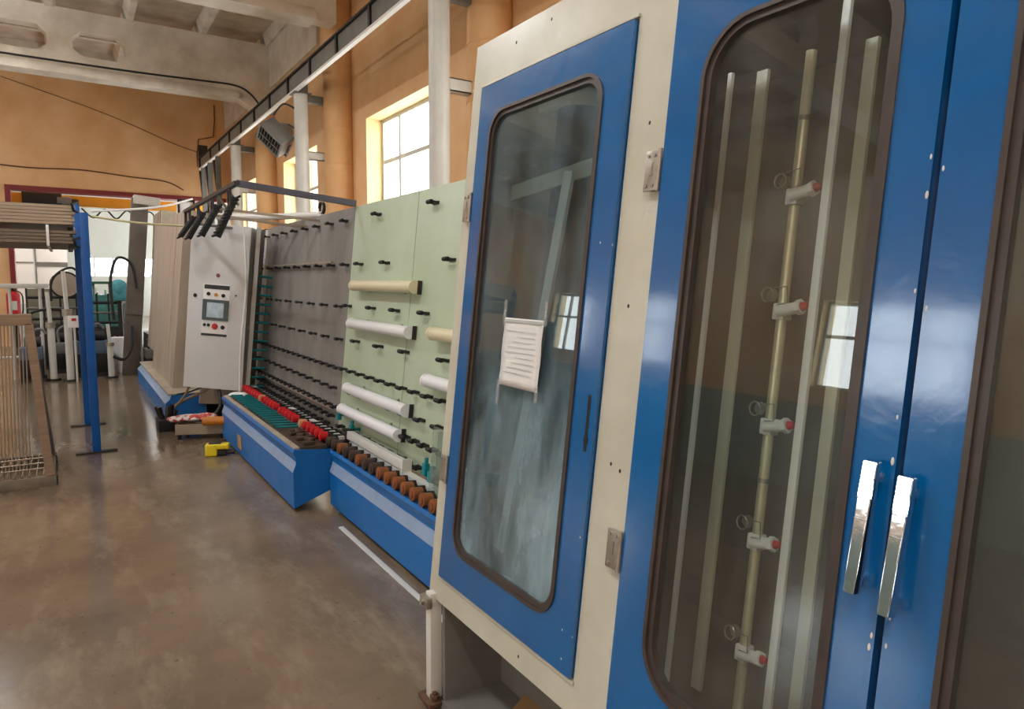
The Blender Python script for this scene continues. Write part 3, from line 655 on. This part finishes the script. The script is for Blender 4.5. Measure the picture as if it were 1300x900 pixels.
# hoses below the cabinet
for i, (pts, r, mt, lab) in enumerate([
    ([(1.22, 7.45, .50), (1.12, 7.6, .40), (.98, 7.8, .30), (.85, 7.9, .20)], .016, WOOD, 'pale hose sagging from the underside of the control cabinet to the floor'),
    ([(1.02, 7.65, .50), (.96, 7.75, .34), (.86, 7.85, .2)], .012, WOOD, 'thin tan hose hanging steeply below the left side of the control cabinet'),
    ([(1.25, 7.5, .50), (1.24, 7.35, .28), (1.1, 7.35, .155), (.9, 7.6, .14), (.82, 7.8, .1)], .017, BLACK, 'thick black hose curving low under the control cabinet'),
    ([(1.2, 7.9, .42), (1.05, 7.95, .36), (.92, 8.0, .33)], .01, BLACK, 'thin black cable stretched behind the hoses under the control cabinet'),
]): tag(obj('hose', B().tube(pts, r, 8, smooth=6), mt), lab, 'hose', 'hoses under the control cabinet')
gb = thing('hose_coupling', 'tangle of black hose couplings on the floor at the end of the farther blue plinth', 'coupling', (.80, 7.85, 0))
obj('coupling_block', B().box((-.09, -.16, .0), (.08, .14, .12), .01).cyl((-.05, -.05, .06), (.08, -.18, .12), .03), BLACK, gb)
for i in range(5):
    a = i*1.3; obj('fitting', B().cyl((math.cos(a)*.05, math.sin(a)*.08, .10), (math.cos(a)*.10, math.sin(a)*.13, .19+.02*i), .022, n=10), DARK if i % 2 else BLACK, gb)
tb = thing('parts_tray', 'low beige steel tray on the floor below the control cabinet', 'tray', (.98, 7.3, 0), (0, 0, R(-22)))
obj('tray', B().ring(rrect(-.14, .30, -.12, .22, .01), rrect(-.125, .285, -.105, .205, .006), fXY, .05, .15).box((-.14, -.12, .05), (.30, .22, .06)), mat('tray_beige', '9c8e7a', .5), tb)
for x, y in ((-.11, -.09), (.27, -.09), (-.11, .19), (.27, .19)): obj('foot', B().cyl((x, y, 0), (x, y, .05), .02, n=8), BLACK, tb)
o = obj('plastic_bag', B().sph((0, 0, 0), .12, (1.6, .8, .3)).sph((.13, .0, .01), .08, (1.4, .8, .45)).sph((-.12, -.02, -.005), .08, (1.3, 1, .4)), BAGR); o.location = (.97, 7.33, .19); o.rotation_euler = (0, 0, R(-22))
tag(o, 'crumpled red and white plastic bag on the steel tray', 'bag')
o = obj('tape_roll', B().cyl((0, 0, 0), (.20, -.07, 0), .042, n=20), ORG); o.location = (1.03, 7.05, .197); tag(o, 'orange roll lying on the steel tray beside the red and white bag', 'roll')
yd = thing('yellow_tool', 'yellow and black hand tool on the floor in front of the long blue plinth', 'tool', (1.02, 6.42, 0), (0, 0, R(-20)))
obj('tool_body', B().box((-.07, -.045, .0), (.03, .045, .11), .018, 3).box((0, -.04, .06), (.13, .04, .11), .015, 3), YEL2, yd)
obj('tool_tip', B().cyl((.05, 0, .03), (.17, 0, .03), .02, n=12).box((.02, -.03, 0), (.10, .03, .05), .008), BLACK, yd)
obj('tool_plate', B().box((-.04, -.03, .11), (.06, .03, .116), .002), DARK, yd)

# overhead frame with black spring hangers
of = thing('overhead_frame', 'dark steel overhead frame reaching from the grey board over the control cabinet', 'frame', (1.0, 5.0, 0))
def bx2(p, q, w2=.02, h2=.02):
    p, q = Vector(p), Vector(q); d = (q-p); L = d.length; rot = d.to_track_quat('X', 'Z').to_matrix().to_4x4()
    b = B(); bmesh.ops.create_cube(b.bm, size=1, matrix=Matrix.Translation((p+q)/2) @ rot @ Matrix.Diagonal((L, w2*2, h2*2, 1))); return b
def addbar(par, base, p, q, w2, h2, mt, name):
    b = bx2(p, q, w2, h2); bmesh.ops.translate(b.bm, verts=b.bm.verts, vec=-Vector(base)); return obj(name, b, mt, par)
BS = (1.0, 5.0, 0)
addbar(of, BS, (1.02, 5.10, 2.215), (1.86, 5.06, 2.128), .018, .022, mat('slate_bar', '4c4a55', .5, var=.2), 'cross_bar')
addbar(of, BS, (1.02, 5.08, 2.215), (1.0, 7.40, 2.205), .018, .014, DARK, 'long_bar')
addbar(of, BS, (1.0, 7.38, 2.20), (1.0, 7.38, 2.05), .012, .012, DARK, 'drop_bar')
addbar(of, BS, (1.05, 6.0, 2.12), (1.90, 5.95, 2.06), .01, .01, ALU, 'thin_bar')
addbar(of, BS, (1.02, 6.35, 2.10), (1.95, 6.3, 2.02), .012, .012, ALU, 'thin_bar')
addbar(of, BS, (1.0, 7.38, 2.10), (1.5, 7.4, 2.06), .012, .012, STEEL, 'support_arm')
for y in (5.35, 5.75, 6.25, 6.75): addbar(of, BS, (1.01, y, 2.20), (1.08, y, 2.09), .008, .008, STEEL, 'strut')
spring = []
for i, (y, q) in enumerate(((5.28, 1.15), (5.95, 1.0), (6.65, .95), (7.15, .8))):
    t = thing('spring_hanger', ('black ribbed hanger on the overhead frame, nearest to the grey board', 'black ribbed hanger on the overhead frame, second from the grey board', 'black ribbed hanger on the overhead frame, third from the grey board', 'black ribbed hanger at the far end of the overhead frame, above the cabinet corner')[i], 'hanger', (1.01, y, 2.19), group='ribbed hangers on the overhead frame')
    obj('strap', B().box((-.012, -.045, -.13*q), (.0, -.03, 0)).box((-.012, .03, -.12*q), (.0, .045, 0)), DARK, t)
    h = B()
    for j in range(11):
        p_ = Vector((.035-.012*j, .0+.006*j, -.06-.022*j*q)); h.box(p_+Vector((-.034, -.05, -.008)), p_+Vector((.034, .05, .008)), .003, 1, rot=Matrix.Rotation(R(-30), 4, 'Y'))
    h.cyl((.035, 0, -.05), (-.085, .06, -.28*q-.01), .026)
    obj('ribbed_boot', h, BLACK, t)
for i, (z, x) in enumerate(((2.17, 1.35), (2.13, 1.28))): pass
o = tag(obj('pipe', B().tube([(1.25, 7.2, 2.16), (1.6, 6.9, 2.15), (1.95, 6.2, 2.14)], .03, 12, smooth=4), WHITE), 'white plastic pipe behind the top of the grey board', 'pipe')
o = tag(obj('coil', B().tube([(1.95+.001*i, 6.2+.06*math.cos(i*.6), 2.2+.05*math.sin(i*.6)) for i in range(30)], .006, 5), DARK), 'small dark cable coil behind the top edge of the grey board', 'cable')

# ================================================================== STEEL COLUMNS, CRANE RAIL, HEATER
lab = ['white round steel column, nearest, right of the first window', 'white round steel column carrying the fan heater', 'white round steel column, farthest of the three, by the far windows']
for i, y in enumerate((5.95, 10.42, 15.05)):
    t = thing('steel_column', lab[i], 'column', (3.02, y, 0), group='white round columns under the crane rail')
    obj('shaft', B().cyl((0, 0, .02), (0, 0, 4.265), .10, n=28), COLW, t)
    obj('base_plate', B().box((-.18, -.18, 0), (.18, .18, .02)), STEEL, t)
    obj('tie_bracket', B().box((.08, -.05, 3.33), (.36, .05, 3.34)).box((.08, -.05, 3.44), (.36, .05, 3.45)).box((.08, .04, 3.33), (.36, .05, 3.45)).box((.08, -.05, 3.33), (.36, -.04, 3.45)), COLW, t)
    obj('top_bracket', B().box((.0, -.05, 4.15), (.36, .05, 4.26), .003), STEEL, t)
    obj('cap_plate', B().box((-.13, -.13, 4.255), (.13, .13, 4.268)), STEEL, t)
    obj('saddle', B().box((-.06, -.1, 4.268), (.08, .1, 4.5)), STEEL, t)
cr = thing('crane_rail', 'long grey crane rail with white lower flange running along the window wall', 'beam', (3.0, 6.0, 4.27))
f = lambda a, b_, d: (a, d-6.0, b_)
obj('lower_flange', B().prism([(-.10, 0), (-.045, 0), (-.045, .03), (-.10, .03)], f, .5, 18.9), WHITE, cr)
obj('web', B().prism([(-.075, .03), (-.055, .03), (-.055, .25), (-.075, .25)], f, .5, 18.9), STEEL, cr)
obj('top_flange', B().prism([(-.11, .25), (.02, .25), (.02, .272), (-.11, .272)], f, .5, 18.9), DARK, cr)
obj('rail_head', B().prism([(-.07, .272), (-.03, .272), (-.03, .31), (-.07, .31)], f, .5, 18.9), DARK, cr)
sp_ = obj('stiffener', B().box((-.10, -.03, .03), (-.075, .03, .25)), DARK, cr)
for i in range(16):
    o = sp_ if i == 0 else inst(sp_, cr); o.location = (0, -5.2+i*1.1, 0)
# brackets at the far end of the rail
for i, y in enumerate((16.6, 17.6, 18.5)):
    t = thing('rail_prop', ('dark steel prop under the crane rail, first beyond the columns', 'dark steel prop under the crane rail, second beyond the columns', 'dark steel prop under the crane rail beside the far wall')[i], 'prop', (2.95, y, 0), group='dark props at the end of the crane rail')
    obj('upright', B().box((-.05, -.04, 0), (.05, .04, 4.26)), STEEL, t); obj('raking_brace', bx2((0, 0, 3.2), (0, .5, 4.24), .025, .03), DARK, t)
ep = tag(obj('rail_stop', B().box((2.9, 18.75, 4.3), (3.1, 18.9, 4.85)), DARK), 'dark end stop standing on the far end of the crane rail', 'stop')
# fan heater
fh = thing('fan_heater', 'grey tilted fan heater with black louvres on the second white column', 'heater', (2.80, 10.75, 3.72))
Rm = Matrix.Rotation(R(-32), 4, 'Z') @ Matrix.Rotation(R(-36), 4, 'Y')
ax = Vector((.74, .26, .50)).normalized(); ay = Vector((.59, -.38, -.70)); ay = (ay-ax*ay.dot(ax)).normalized()
fh.rotation_euler = Matrix((ax, ay, ax.cross(ay))).transposed().to_euler()
obj('housing', B().ring(rrect(-.22, .22, -.16, .16, .02), rrect(-.19, .19, -.13, .13, .01), fYZ, -.24, -.06).prism(rrect(-.22, .22, -.16, .16, .02), fYZ, -.08, .02), mat('heater_grey', '8d8b87', .4, metal=.3), fh)
obj('rear_drum', B().cyl((.02, 0, 0), (.16, 0, 0), .17, .11, n=24), mat('heater_drum', '9b9894', .4, metal=.3), fh)
obj('dark_core', B().box((-.12, -.18, -.12), (-.09, .18, .12)), BLACK, fh)
for i in range(7): obj('louvre', B().box((-.235, -.165+i*.052, -.125), (-.17, -.155+i*.052, .125)), STEEL, fh)
obj('grille_bar', B().box((-.245, -.185, -.006), (-.236, .185, .006)), STEEL, fh)
obj('yoke', B().box((-.05, -.235, -.02), (-.02, -.22, .25)).box((-.05, .22, -.02), (-.02, .235, .25)).box((-.05, -.235, .23), (-.02, .235, .25)), STEEL, fh)
tag(obj('heater_bracket', B().tube([(2.93, 10.42, 4.05), (2.80, 10.55, 4.12), (2.72, 10.8, 4.0)], .014, 8, smooth=4).tube([(2.95, 10.42, 3.75), (2.88, 10.6, 3.85)], .014, 8), DARK), 'bent dark pipe holding the fan heater to its white column', 'bracket')

# wires along walls and beams
def wire(pts, r, mt, lab, name='cable', sm=5): return tag(obj(name, B().tube(pts, r, 6, smooth=sm), mt), lab, 'cable')
lo = 5.12
wire([(-2.0, 14.61, 5.29), (-.5, 14.61, 5.29), (1.2, 14.61, 5.30), (2.4, 14.61, 5.33), (2.95, 14.6, 5.33), (3.2, 14.5, 5.2), (3.32, 14.2, 4.9), (3.1, 13.6, 4.62)], .018, BLACK, 'black cable along the lower edge of the concrete cross beam')
wire([(3.05, 18.5, 4.66), (3.08, 12, 4.62), (3.05, 9, 4.66), (3.08, 5, 4.64), (3.05, 1, 4.68)], .018, BLACK, 'black cable lying along the top of the crane rail')
wire([(3.3, 17.5, 4.7), (3.3, 14, 4.78), (3.3, 11.4, 4.95), (3.3, 9.2, 4.9), (3.3, 6.5, 5.0), (3.3, 2, 5.0)], .014, DARK, 'dark cable rising along the window wall above the crane rail')
wire([(-1.8, YF-.02, 4.12), (-.6, YF-.02, 4.06), (.4, YF-.02, 4.1), (1.4, YF-.02, 4.03), (2.2, YF-.02, 3.98), (2.6, YF-.02, 3.8)], .014, mat('brown_wire', '6b3f24', .6), 'brown cable across the orange far wall above the red portal')
wire([(-1.0, YF-.02, 6.0), (1.0, YF-.02, 5.45), (2.5, YF-.02, 4.9), (3.3, YF-.02, 4.7)], .007, mat('brown_wire', '6b3f24', .6), 'thin slack cable slanting down the orange far wall')
wire([(3.4, YF-.02, 6.0), (3.35, YF-.02, 5.2), (3.0, YF-.02, 5.1), (2.95, YF-.02, 4.4)], .012, mat('brown_wire', '6b3f24', .6), 'brown cable stepping down the far corner above the rail', sm=2)
wire([(.25, 8.6, 2.26), (.9, 8.8, 2.36), (1.3, 9.0, 2.5)], .012, WHITE, 'white cable strung from the blue post toward the press housing')
wire([(.22, 7.2, 2.10), (.6, 7.45, 2.08), (1.0, 7.6, 2.08)], .010, mat('cream_cable', 'd8cf9f', .5), 'cream cable strung from the blue post to the control cabinet')

# ================================================================== SPACER BAR RACK
rk = thing('bar_rack', 'tall blue post rack carrying bundles of aluminium bars', 'rack', (.15, 7.8, 0))
for (x, y, h) in ((.150, 7.09, 2.12), (.115, 8.47, 2.31), (-2.2, 7.09, 2.11), (-2.2, 8.47, 2.30)):
    p = obj('post', B().box((-.034, -.034, .012), (.034, .034, h), .004), BLUEP, rk); p.location = (x-.15, y-7.8, 0)
    obj('foot_plate', B().box((-.16, -.04, 0), (.16, .04, .012), .002), DARK, p)
for x in (.02, -2.07):
    for z in (1.845, 2.005): obj('shelf_beam', B().box((x-.02-.15+.03, -.75, z-.02), (x+.02-.15+.03, .75, z), .003), DARK, rk)
for z in (2.2, 1.9): obj('hook', B().tube([(-.04, -.75, z), (-.08, -.80, z-.02), (-.07, -.78, z-.07), (-.045, -.75, z-.08)], .012, 6), BLACK, rk)
bb = None; nb = 0
ORD = ('lowest', 'second', 'third', 'fourth', 'fifth', 'topmost')
POS = ('front bar', 'second bar from the front', 'third bar from the front', 'fourth bar from the front', 'fifth bar from the front')
def bar_at(y, z, shaded, g, x0=0.0, i=0, j=0):
    global bb, nb
    key = 'alu' if not shaded else 'shaded'
    if key not in BARM:
        o = obj('spacer_bar', B().box((-2.3, -.024, 0), (0, .024, .028), .004, 1), ALU_SHADE if shaded else ALU); BARM[key] = o
    else: o = BARM[key].copy(); COL.objects.link(o)
    o.location = (.085+x0, y, z)
    nm_ = 'lower bundle of the blue rack' if shaded else 'upper bundle of the blue rack'; crs = 'topmost' if shaded and j == 3 else ORD[j]
    tag(o, '%s in the %s course, %s' % (POS[i], crs, nm_) if i < 5 else 'bar seen only from beneath in the lowest course, %s' % nm_, 'bar', g)
BARM = {}
for i in range(26): bar_at(7.06+.0555*i, 2.006, False, 'aluminium bars in the upper bundle', random.uniform(-.03, .01), i, 0)
for j in range(1, 6):
    for i in range(5): bar_at(7.06+.0555*i+random.uniform(0, .006)+.008*j, 2.006+.0285*j, False, 'aluminium bars in the upper bundle', random.uniform(-.04, .01), i, j)
for i in range(26): bar_at(7.06+.0555*i, 1.846, True, 'aluminium bars in the lower bundle', random.uniform(-.03, .01), i, 0)
for j in range(1, 4):
    for i in range(4): bar_at(7.06+.0555*i+.01*j, 1.846+.0285*j, True, 'aluminium bars in the lower bundle', random.uniform(-.04, .01), i, j)
tag(obj('strap', B().ring(rrect(7.02, 8.5, 1.822, 2.0, .01, 2), rrect(7.028, 8.492, 1.83, 1.992, .01, 2), fYZ, -.125, -.105), WHITE), 'pale strap round the lower bar bundle on the blue rack', 'strap')

# ================================================================== HARP RACK
hr = thing('harp_rack', 'low steel harp rack of thin upright rods with a wooden top rail', 'rack', (-.25, 6.15, 0))
obj('top_rail', B().box((-1.6, -.05, 1.21), (.02, .05, 1.29), .004), WOOD, hr)
for x in (0, -1.45):
    for sgn in (-1, 1): obj('leg', bx2((x-.0, sgn*.03, 1.22), (x+.07, sgn*.03, .08), .02, .028) if sgn < 0 else bx2((x, .03, 1.22), (x+.07, .75, .08), .02, .028), WOOD if sgn < 0 else STEEL, hr)
obj('base_rail', B().box((-1.6, -.06, 0), (.11, -.0, .075), .003), mat('grey_beige_steel', '867a6a', .5, var=.3, scale=10), hr)
obj('base_rail', B().box((-1.6, .72, 0), (.11, .78, .075), .003), MATS['grey_beige_steel'], hr)
obj('side_rail', B().box((.06, .0, .0), (.10, .72, .06), .003), MATS['grey_beige_steel'], hr)
obj('rail_cap', B().box((.112, -.058, .004), (.118, -.002, .071)), BLACK, hr)
rd = obj('rod', B().cyl((0, 0, 0), (.03, 0, 1.15), .0045, n=6), RODS, hr)
for i in range(34):
    o = rd if i == 0 else inst(rd, hr); o.location = (-.05-.021*i, -.035, .07)
rd2 = obj('base_rod', B().cyl((0, 0, 0), (0, .76, 0), .005, n=6), RODS, hr)
for i in range(22):
    o = rd2 if i == 0 else inst(rd2, hr); o.location = (.03-.045*i, -.03, .085)
for z in (.14, .18, .22): obj('cross_wire', B().cyl((-1.5, -.045, z), (.04, -.045, z), .005, n=6), RODS, hr)
# ================================================================== BACKGROUND
# gantry crane seen through the portal
gc = thing('bridge_crane', 'yellow bridge crane girder with black hoist seen through the red portal', 'crane', (0, 20.6, 0))
obj('girder', B().box((-3, -.12, 3.35), (3.4, .12, 3.60), .01), YEL, gc)
obj('hoist', B().box((-.8, -.35, 3.28), (0, -.12, 3.62), .02).box((-.1, -.3, 3.25), (.35, -.13, 3.5), .02), BLACK, gc)
obj('hoist_motor', B().cyl((-.1, -.3, 3.45), (.2, -.3, 3.45), .09, n=14), STEEL, gc)
obj('cable_festoon', B().tube([(.4+i*.25, -.2, 3.3-.22*(i % 2)) for i in range(9)], .02, 6, smooth=5), BLACK, gc)
obj('end_column', B().box((-3.1, -.12, 0), (-2.9, .12, 3.6)).box((3.3, -.12, 0), (3.5, .12, 3.6)), YEL, gc)
# leaning upright of the next machine
nm = thing('leaning_upright', 'tall grey-brown leaning steel upright left of the press housing', 'machine', (.68, 12.7, 0), (0, R(5.2), 0))
obj('upright', B().box((0, -.1, 0), (.24, .1, 2.86), .01), mat('taupe_steel', '6d655c', .5, var=.25, scale=4), nm)
obj('head_box', B().box((.02, -.16, 2.76), (.40, .1, 2.90), .01), COLW, nm)
obj('junction_box', B().box((.0, -.13, 1.0), (.24, -.1, 1.3)), mat('taupe_steel', '6d655c'), nm)
n2 = thing('far_press_frame', 'cream ribbed machine housing between the leaning upright and the press', 'machine', (1.25, 13.4, 0), (0, R(4), 0))
obj('housing', B().box((0, 0, .55), (.5, 1.4, 2.75), .01), mat('cream_paint', 'c9bfa8', .5, var=.15), n2)
for i in range(4): obj('rib', B().box((-.02, .1+i*.32, .55), (.0, .14+i*.32, 2.75)), BEIGE, n2)
obj('yellow_guard', B().box((-.03, -.02, 2.15), (.12, 0, 2.4)), YEL, n2)
obj('plinth', B().box((-.1, -.05, 0), (.5, 1.5, .55), .01), DARK, n2)
# crossbar cable and camera box over the press
jb = thing('junction_box', 'small white box with dark edges on top of the press housing', 'box', (1.30, 9.6, 2.36))
obj('box', B().box((-.09, -.09, 0), (.09, .09, .17), .008), WHITE, jb); obj('edge_frame', B().ring(rrect(-.1, .1, -.01, .18, .004), rrect(-.075, .075, .015, .155, .004), fXZ, -.105, -.092), BLACK, jb)
# white boards in the next hall
for i in range(3):
    t = thing('wall_board', ('white board leaning in the next hall, leftmost under the bar bundle', 'white board in the next hall, second from the left', 'white board in the next hall beside the blue posts')[i], 'board', (-2.45+.85*i, 25, 0), group='white boards in the next hall')
    obj('sheet', B().box((0, 0, .8), (.80, .05, 3.0), .004), WHITE, t); obj('frame', B().box((-.02, -.03, 0), (.02, .03, 3.05)).box((0, -.02, 2.0 if i % 2 else 1.9), (.8, -.0, 2.04)), STEEL, t)
# workbench frame
wbn = thing('pipe_bench', 'pale pipe bench frame with a top rail in front of the red jamb', 'bench', (-1.1, 12.9, 0))
obj('top_rail', B().box((-1.6, -.04, 1.40), (.86, .04, 1.47), .004), COLW, wbn)
for x in (.36, .74, -.35, -1.4): obj('leg', B().cyl((x, 0, 0), (x, 0, 1.40), .022, n=10), COLW, wbn)
obj('lower_rail', B().cyl((-1.4, 0, .35), (.74, 0, .35), .018, n=8), COLW, wbn)
fe = thing('fire_extinguisher', 'red fire extinguisher behind the harp rack, left of the portal', 'extinguisher', (-1.02, 18.9, .0))
obj('wall_stand', B().box((-.05, .1, 0), (.05, .14, 1.3)).box((-.12, -.1, .58), (.12, .14, .60)), DARK, fe)
obj('cylinder', B().cyl((0, 0, .60), (0, 0, 1.18), .13, n=20).sph((0, 0, 1.18), .13, (1, 1, .7), 16), RED, fe)
obj('valve', B().cyl((0, 0, 1.24), (0, 0, 1.34), .035, n=10).box((-.02, -.09, 1.32), (.02, .03, 1.36)), BLACK, fe)
obj('label_plate', B().box((-.07, -.135, .85), (.07, -.12, 1.05)), COLW, fe)
obj('discharge_hose', B().tube([(0, -.05, 1.3), (.16, -.05, 1.2), (.17, -.03, .9), (.15, -.02, .75)], .015, 6, smooth=4), BLACK, fe)
# standpipes
def standpipe(x, y, z1, rl, lab):
    t = thing('standpipe', lab, 'pipe', (x, y, 0), group='white standpipes among the far machinery')
    obj('lower_pipe', B().cyl((0, 0, .03), (0, 0, z1*.62), rl, n=14), COLW, t); obj('upper_pipe', B().cyl((0, 0, z1*.62), (-.02, 0, z1), rl*.55, n=12), COLW, t)
    obj('collar', B().cyl((0, 0, z1*.6), (0, 0, z1*.66), rl*1.35, n=14), ZINC, t); obj('base_flange', B().cyl((0, 0, 0), (0, 0, .03), rl*2, n=14), DARK, t)
standpipe(-.24, 12.5, 1.35, .05, 'white standpipe under the bench rail, left of the black hose ring')
standpipe(-.02, 12.3, 1.66, .052, 'tall white standpipe just left of the blue posts')
standpipe(.52, 12.4, .85, .045, 'short pale standpipe right of the blue posts')
for i, (x, y, s, h, lab) in enumerate(((-.50, 12.6, .28, .52, 'blue-grey cased pump unit left of the standpipes'), (.26, 12.9, .52, .56, 'dark cased pump unit right behind the blue posts'), (-.16, 13.62, .25, .5, 'dark pump unit between the two standpipes'), (1.12, 12.65, .22, .42, 'small dark pump unit at the foot of the leaning upright'), )):
    t = thing('pump_unit', lab, 'pump', (x, y, 0), group='pump units on the floor before the portal')
    obj('casing', B().box((-s/2, -.2, .06), (s/2, .2, h*.65), .01), BLACK, t)
    obj('top_box', B().box((-s/2, -.19, h*.65), (s/2, .18, h), .01), BOXB if i < 2 else STEEL, t)
    obj('motor', B().cyl((-s*.3, 0, h+.08), (s*.4, 0, h+.08), .08, n=14), DARK, t)
    obj('skid', B().box((-s/2-.03, -.22, 0), (s/2+.03, .22, .06)), DARK, t)
    obj('pipe_elbow', B().tube([(0, -.1, h), (0, -.1, h+.2), (.12, -.12, h+.28), (.2, -.12, h+.2)], .02, 8, smooth=4), STEEL, t)
# hose ring and arch
tag(obj('hose', B().tube([(-.22, 12.9, 1.2), (-.2, 12.9, 1.5), (-.08, 12.9, 1.66), (.08, 12.9, 1.72), (.2, 12.9, 1.6)], .018, 8, smooth=6), BLACK), 'black hose looping over the standpipes left of the blue posts', 'hose')
tag(obj('hose', B().tube([(.60, 12.6, .9), (.58, 12.6, 1.5), (.66, 12.6, 1.84), (.78, 12.6, 1.88), (.9, 12.6, 1.75), (.94, 12.6, 1.4)], .022, 8, smooth=6), DARK), 'dark arched hose rising beside the leaning upright', 'hose')
tag(obj('hose', B().tube([(-.55, 12.6, .7), (-.5, 12.6, 1.0), (-.3, 12.6, 1.08), (.0, 12.7, 1.06)], .02, 8, smooth=6), BLACK), 'low black hose over the blue-grey pump unit', 'hose')
tag(obj('hose', B().tube([(.55, 12.3, .35), (.7, 12.3, .3), (.82, 12.4, .5), (.85, 12.5, .8)], .025, 8, smooth=6), BLACK), 'black hose curving on the floor at the foot of the leaning upright', 'hose')
rl = thing('cable_reel', 'round cable reel among the far machinery left of the blue posts', 'reel', (-.02, 13.3, 1.35))
obj('disc', B().cyl((0, -.04, .1), (0, 0, .1), .19, n=24), BEIGE, rl); obj('rim', B().tube([(.2*math.cos(a*.35), -.02, .1+.2*math.sin(a*.35)) for a in range(18)], .02, 6, closed=True), DARK, rl)
obj('stand', B().box((-.03, 0, -1.35), (.03, .05, .1)), DARK, rl)
sgn_ = thing('notice_plate', 'small white notice plate with a red mark on a stand beside the blue posts', 'sign', (.06, 12.2, 0))
obj('plate', B().box((-.08, -.01, .82), (.08, .01, 1.0), .002), WHITE, sgn_); obj('mark', B().box((-.03, -.014, .92), (.03, -.01, .96)), RED, sgn_); obj('pole', B().cyl((0, 0, 0), (0, 0, .82), .015, n=8), COLW, sgn_)
# racks of glass beyond
for i, (x, y, w_2, z1, lab) in enumerate(((.45, 15.5, .55, 1.5, 'rack of green-tinted glass sheets directly right of the blue posts'), (.98, 15.0, .30, 1.45, 'rack of teal glass sheets behind the dark arched hose'), (.2, 17.2, .6, 1.45, 'farther rack of glass sheets behind the green-tinted ones'))):
    t = thing('glass_rack', lab, 'rack', (x, y, 0), group='glass racks before the portal')
    obj('frame', B().box((-w_2/2, -.3, 0), (w_2/2, .3, .1)).box((-w_2/2, .25, .1), (-w_2/2+.04, .3, z1)).box((w_2/2-.04, .25, .1), (w_2/2, .3, z1)).box((-w_2/2, .25, z1-.05), (w_2/2, .3, z1)), mat('green_frame', '3e6b55', .5) if i != 1 else DARK, t)
    for j in range(7): obj('glass_sheet', B().box((-w_2/2+.02+j*w_2/8, -.28, .1), (-w_2/2+.035+j*w_2/8, .24, z1-.15-.05*(j % 3))), GLASSG, t)
    for j in range(3): obj('shelf_bar', B().box((-w_2/2, -.32, .35+.38*j), (w_2/2, -.29, .38+.38*j)), COLW, t)
    for sx in (-1, 1): obj('front_post', B().box((sx*w_2/2-.02, -.32, 0), (sx*w_2/2+.02, -.28, z1-.1)), COLW if i else MATS['green_frame'], t)
pb_ = tag(obj('white_drum', B().cyl((0, 0, 0), (0, 0, .55), .14, n=20).cyl((0, 0, .55), (0, 0, .58), .145, n=20).cyl((0, 0, .3), (0, 0, .32), .146, n=20), WHITE), 'white plastic drum on the floor left of the leaning upright', 'drum')
pb_.location = (.68, 13.2, 0)

def block_machine(x, y, w_1, h, mt, lab, top):
    t = thing('glass_machine', lab, 'machine', (x, y, 0), group='low machines before the portal')
    obj('body', B().box((-w_1/2, -.2, .12), (w_1/2, .25, h*.55), .012), mt, t); obj('base', B().box((-w_1/2+.03, -.18, 0), (w_1/2-.03, .22, .12)), BLACK, t)
    for k in range(4): obj('side_post', B().box((-w_1/2+k*w_1/3.2, -.22, h*.55), (-w_1/2+k*w_1/3.2+.03, -.18, h)), DARK, t)
    for k in range(3): obj('roller_bar', B().cyl((-w_1/2, -.2, h*(.62+.13*k)), (w_1/2, -.2, h*(.62+.13*k)), .025, n=10), STEEL if k % 2 else BLACK, t)
    obj('back_sheet', B().box((-w_1/2, .15, h*.55), (w_1/2, .18, h*.98)), top, t)
    for k in range(5): obj('knob', B().cyl((-w_1/2+.06+k*w_1/6, -.2, h*.42), (-w_1/2+.06+k*w_1/6, -.235, h*.42), .022, n=10), RED if k == 2 else COLW, t)
block_machine(.50, 13.9, .55, 1.30, DARK, 'dark low glass machine with roller bars right behind the blue posts', GLASSG)
block_machine(-.22, 14.3, .75, 1.40, DARK, 'dark low glass machine behind the white standpipes', mat('olive_sheet', '8a8672', .5, var=.2))
o = obj('teal_cover', B().sph((0, 0, 0), .15, (1, .8, 1.1), 14).box((-.12, -.1, -.2), (.12, .1, .02), .04), mat('teal_cloth', '4f9ca6', .7, var=.3, scale=9)); o.location = (.74, 13.55, 1.38)
tag(o, 'teal cloth cover hanging beside the dark arched hose', 'cover')
obj('cover_stand', B().box((-.03, -.03, -1.38), (.03, .03, -.2)), DARK, o)
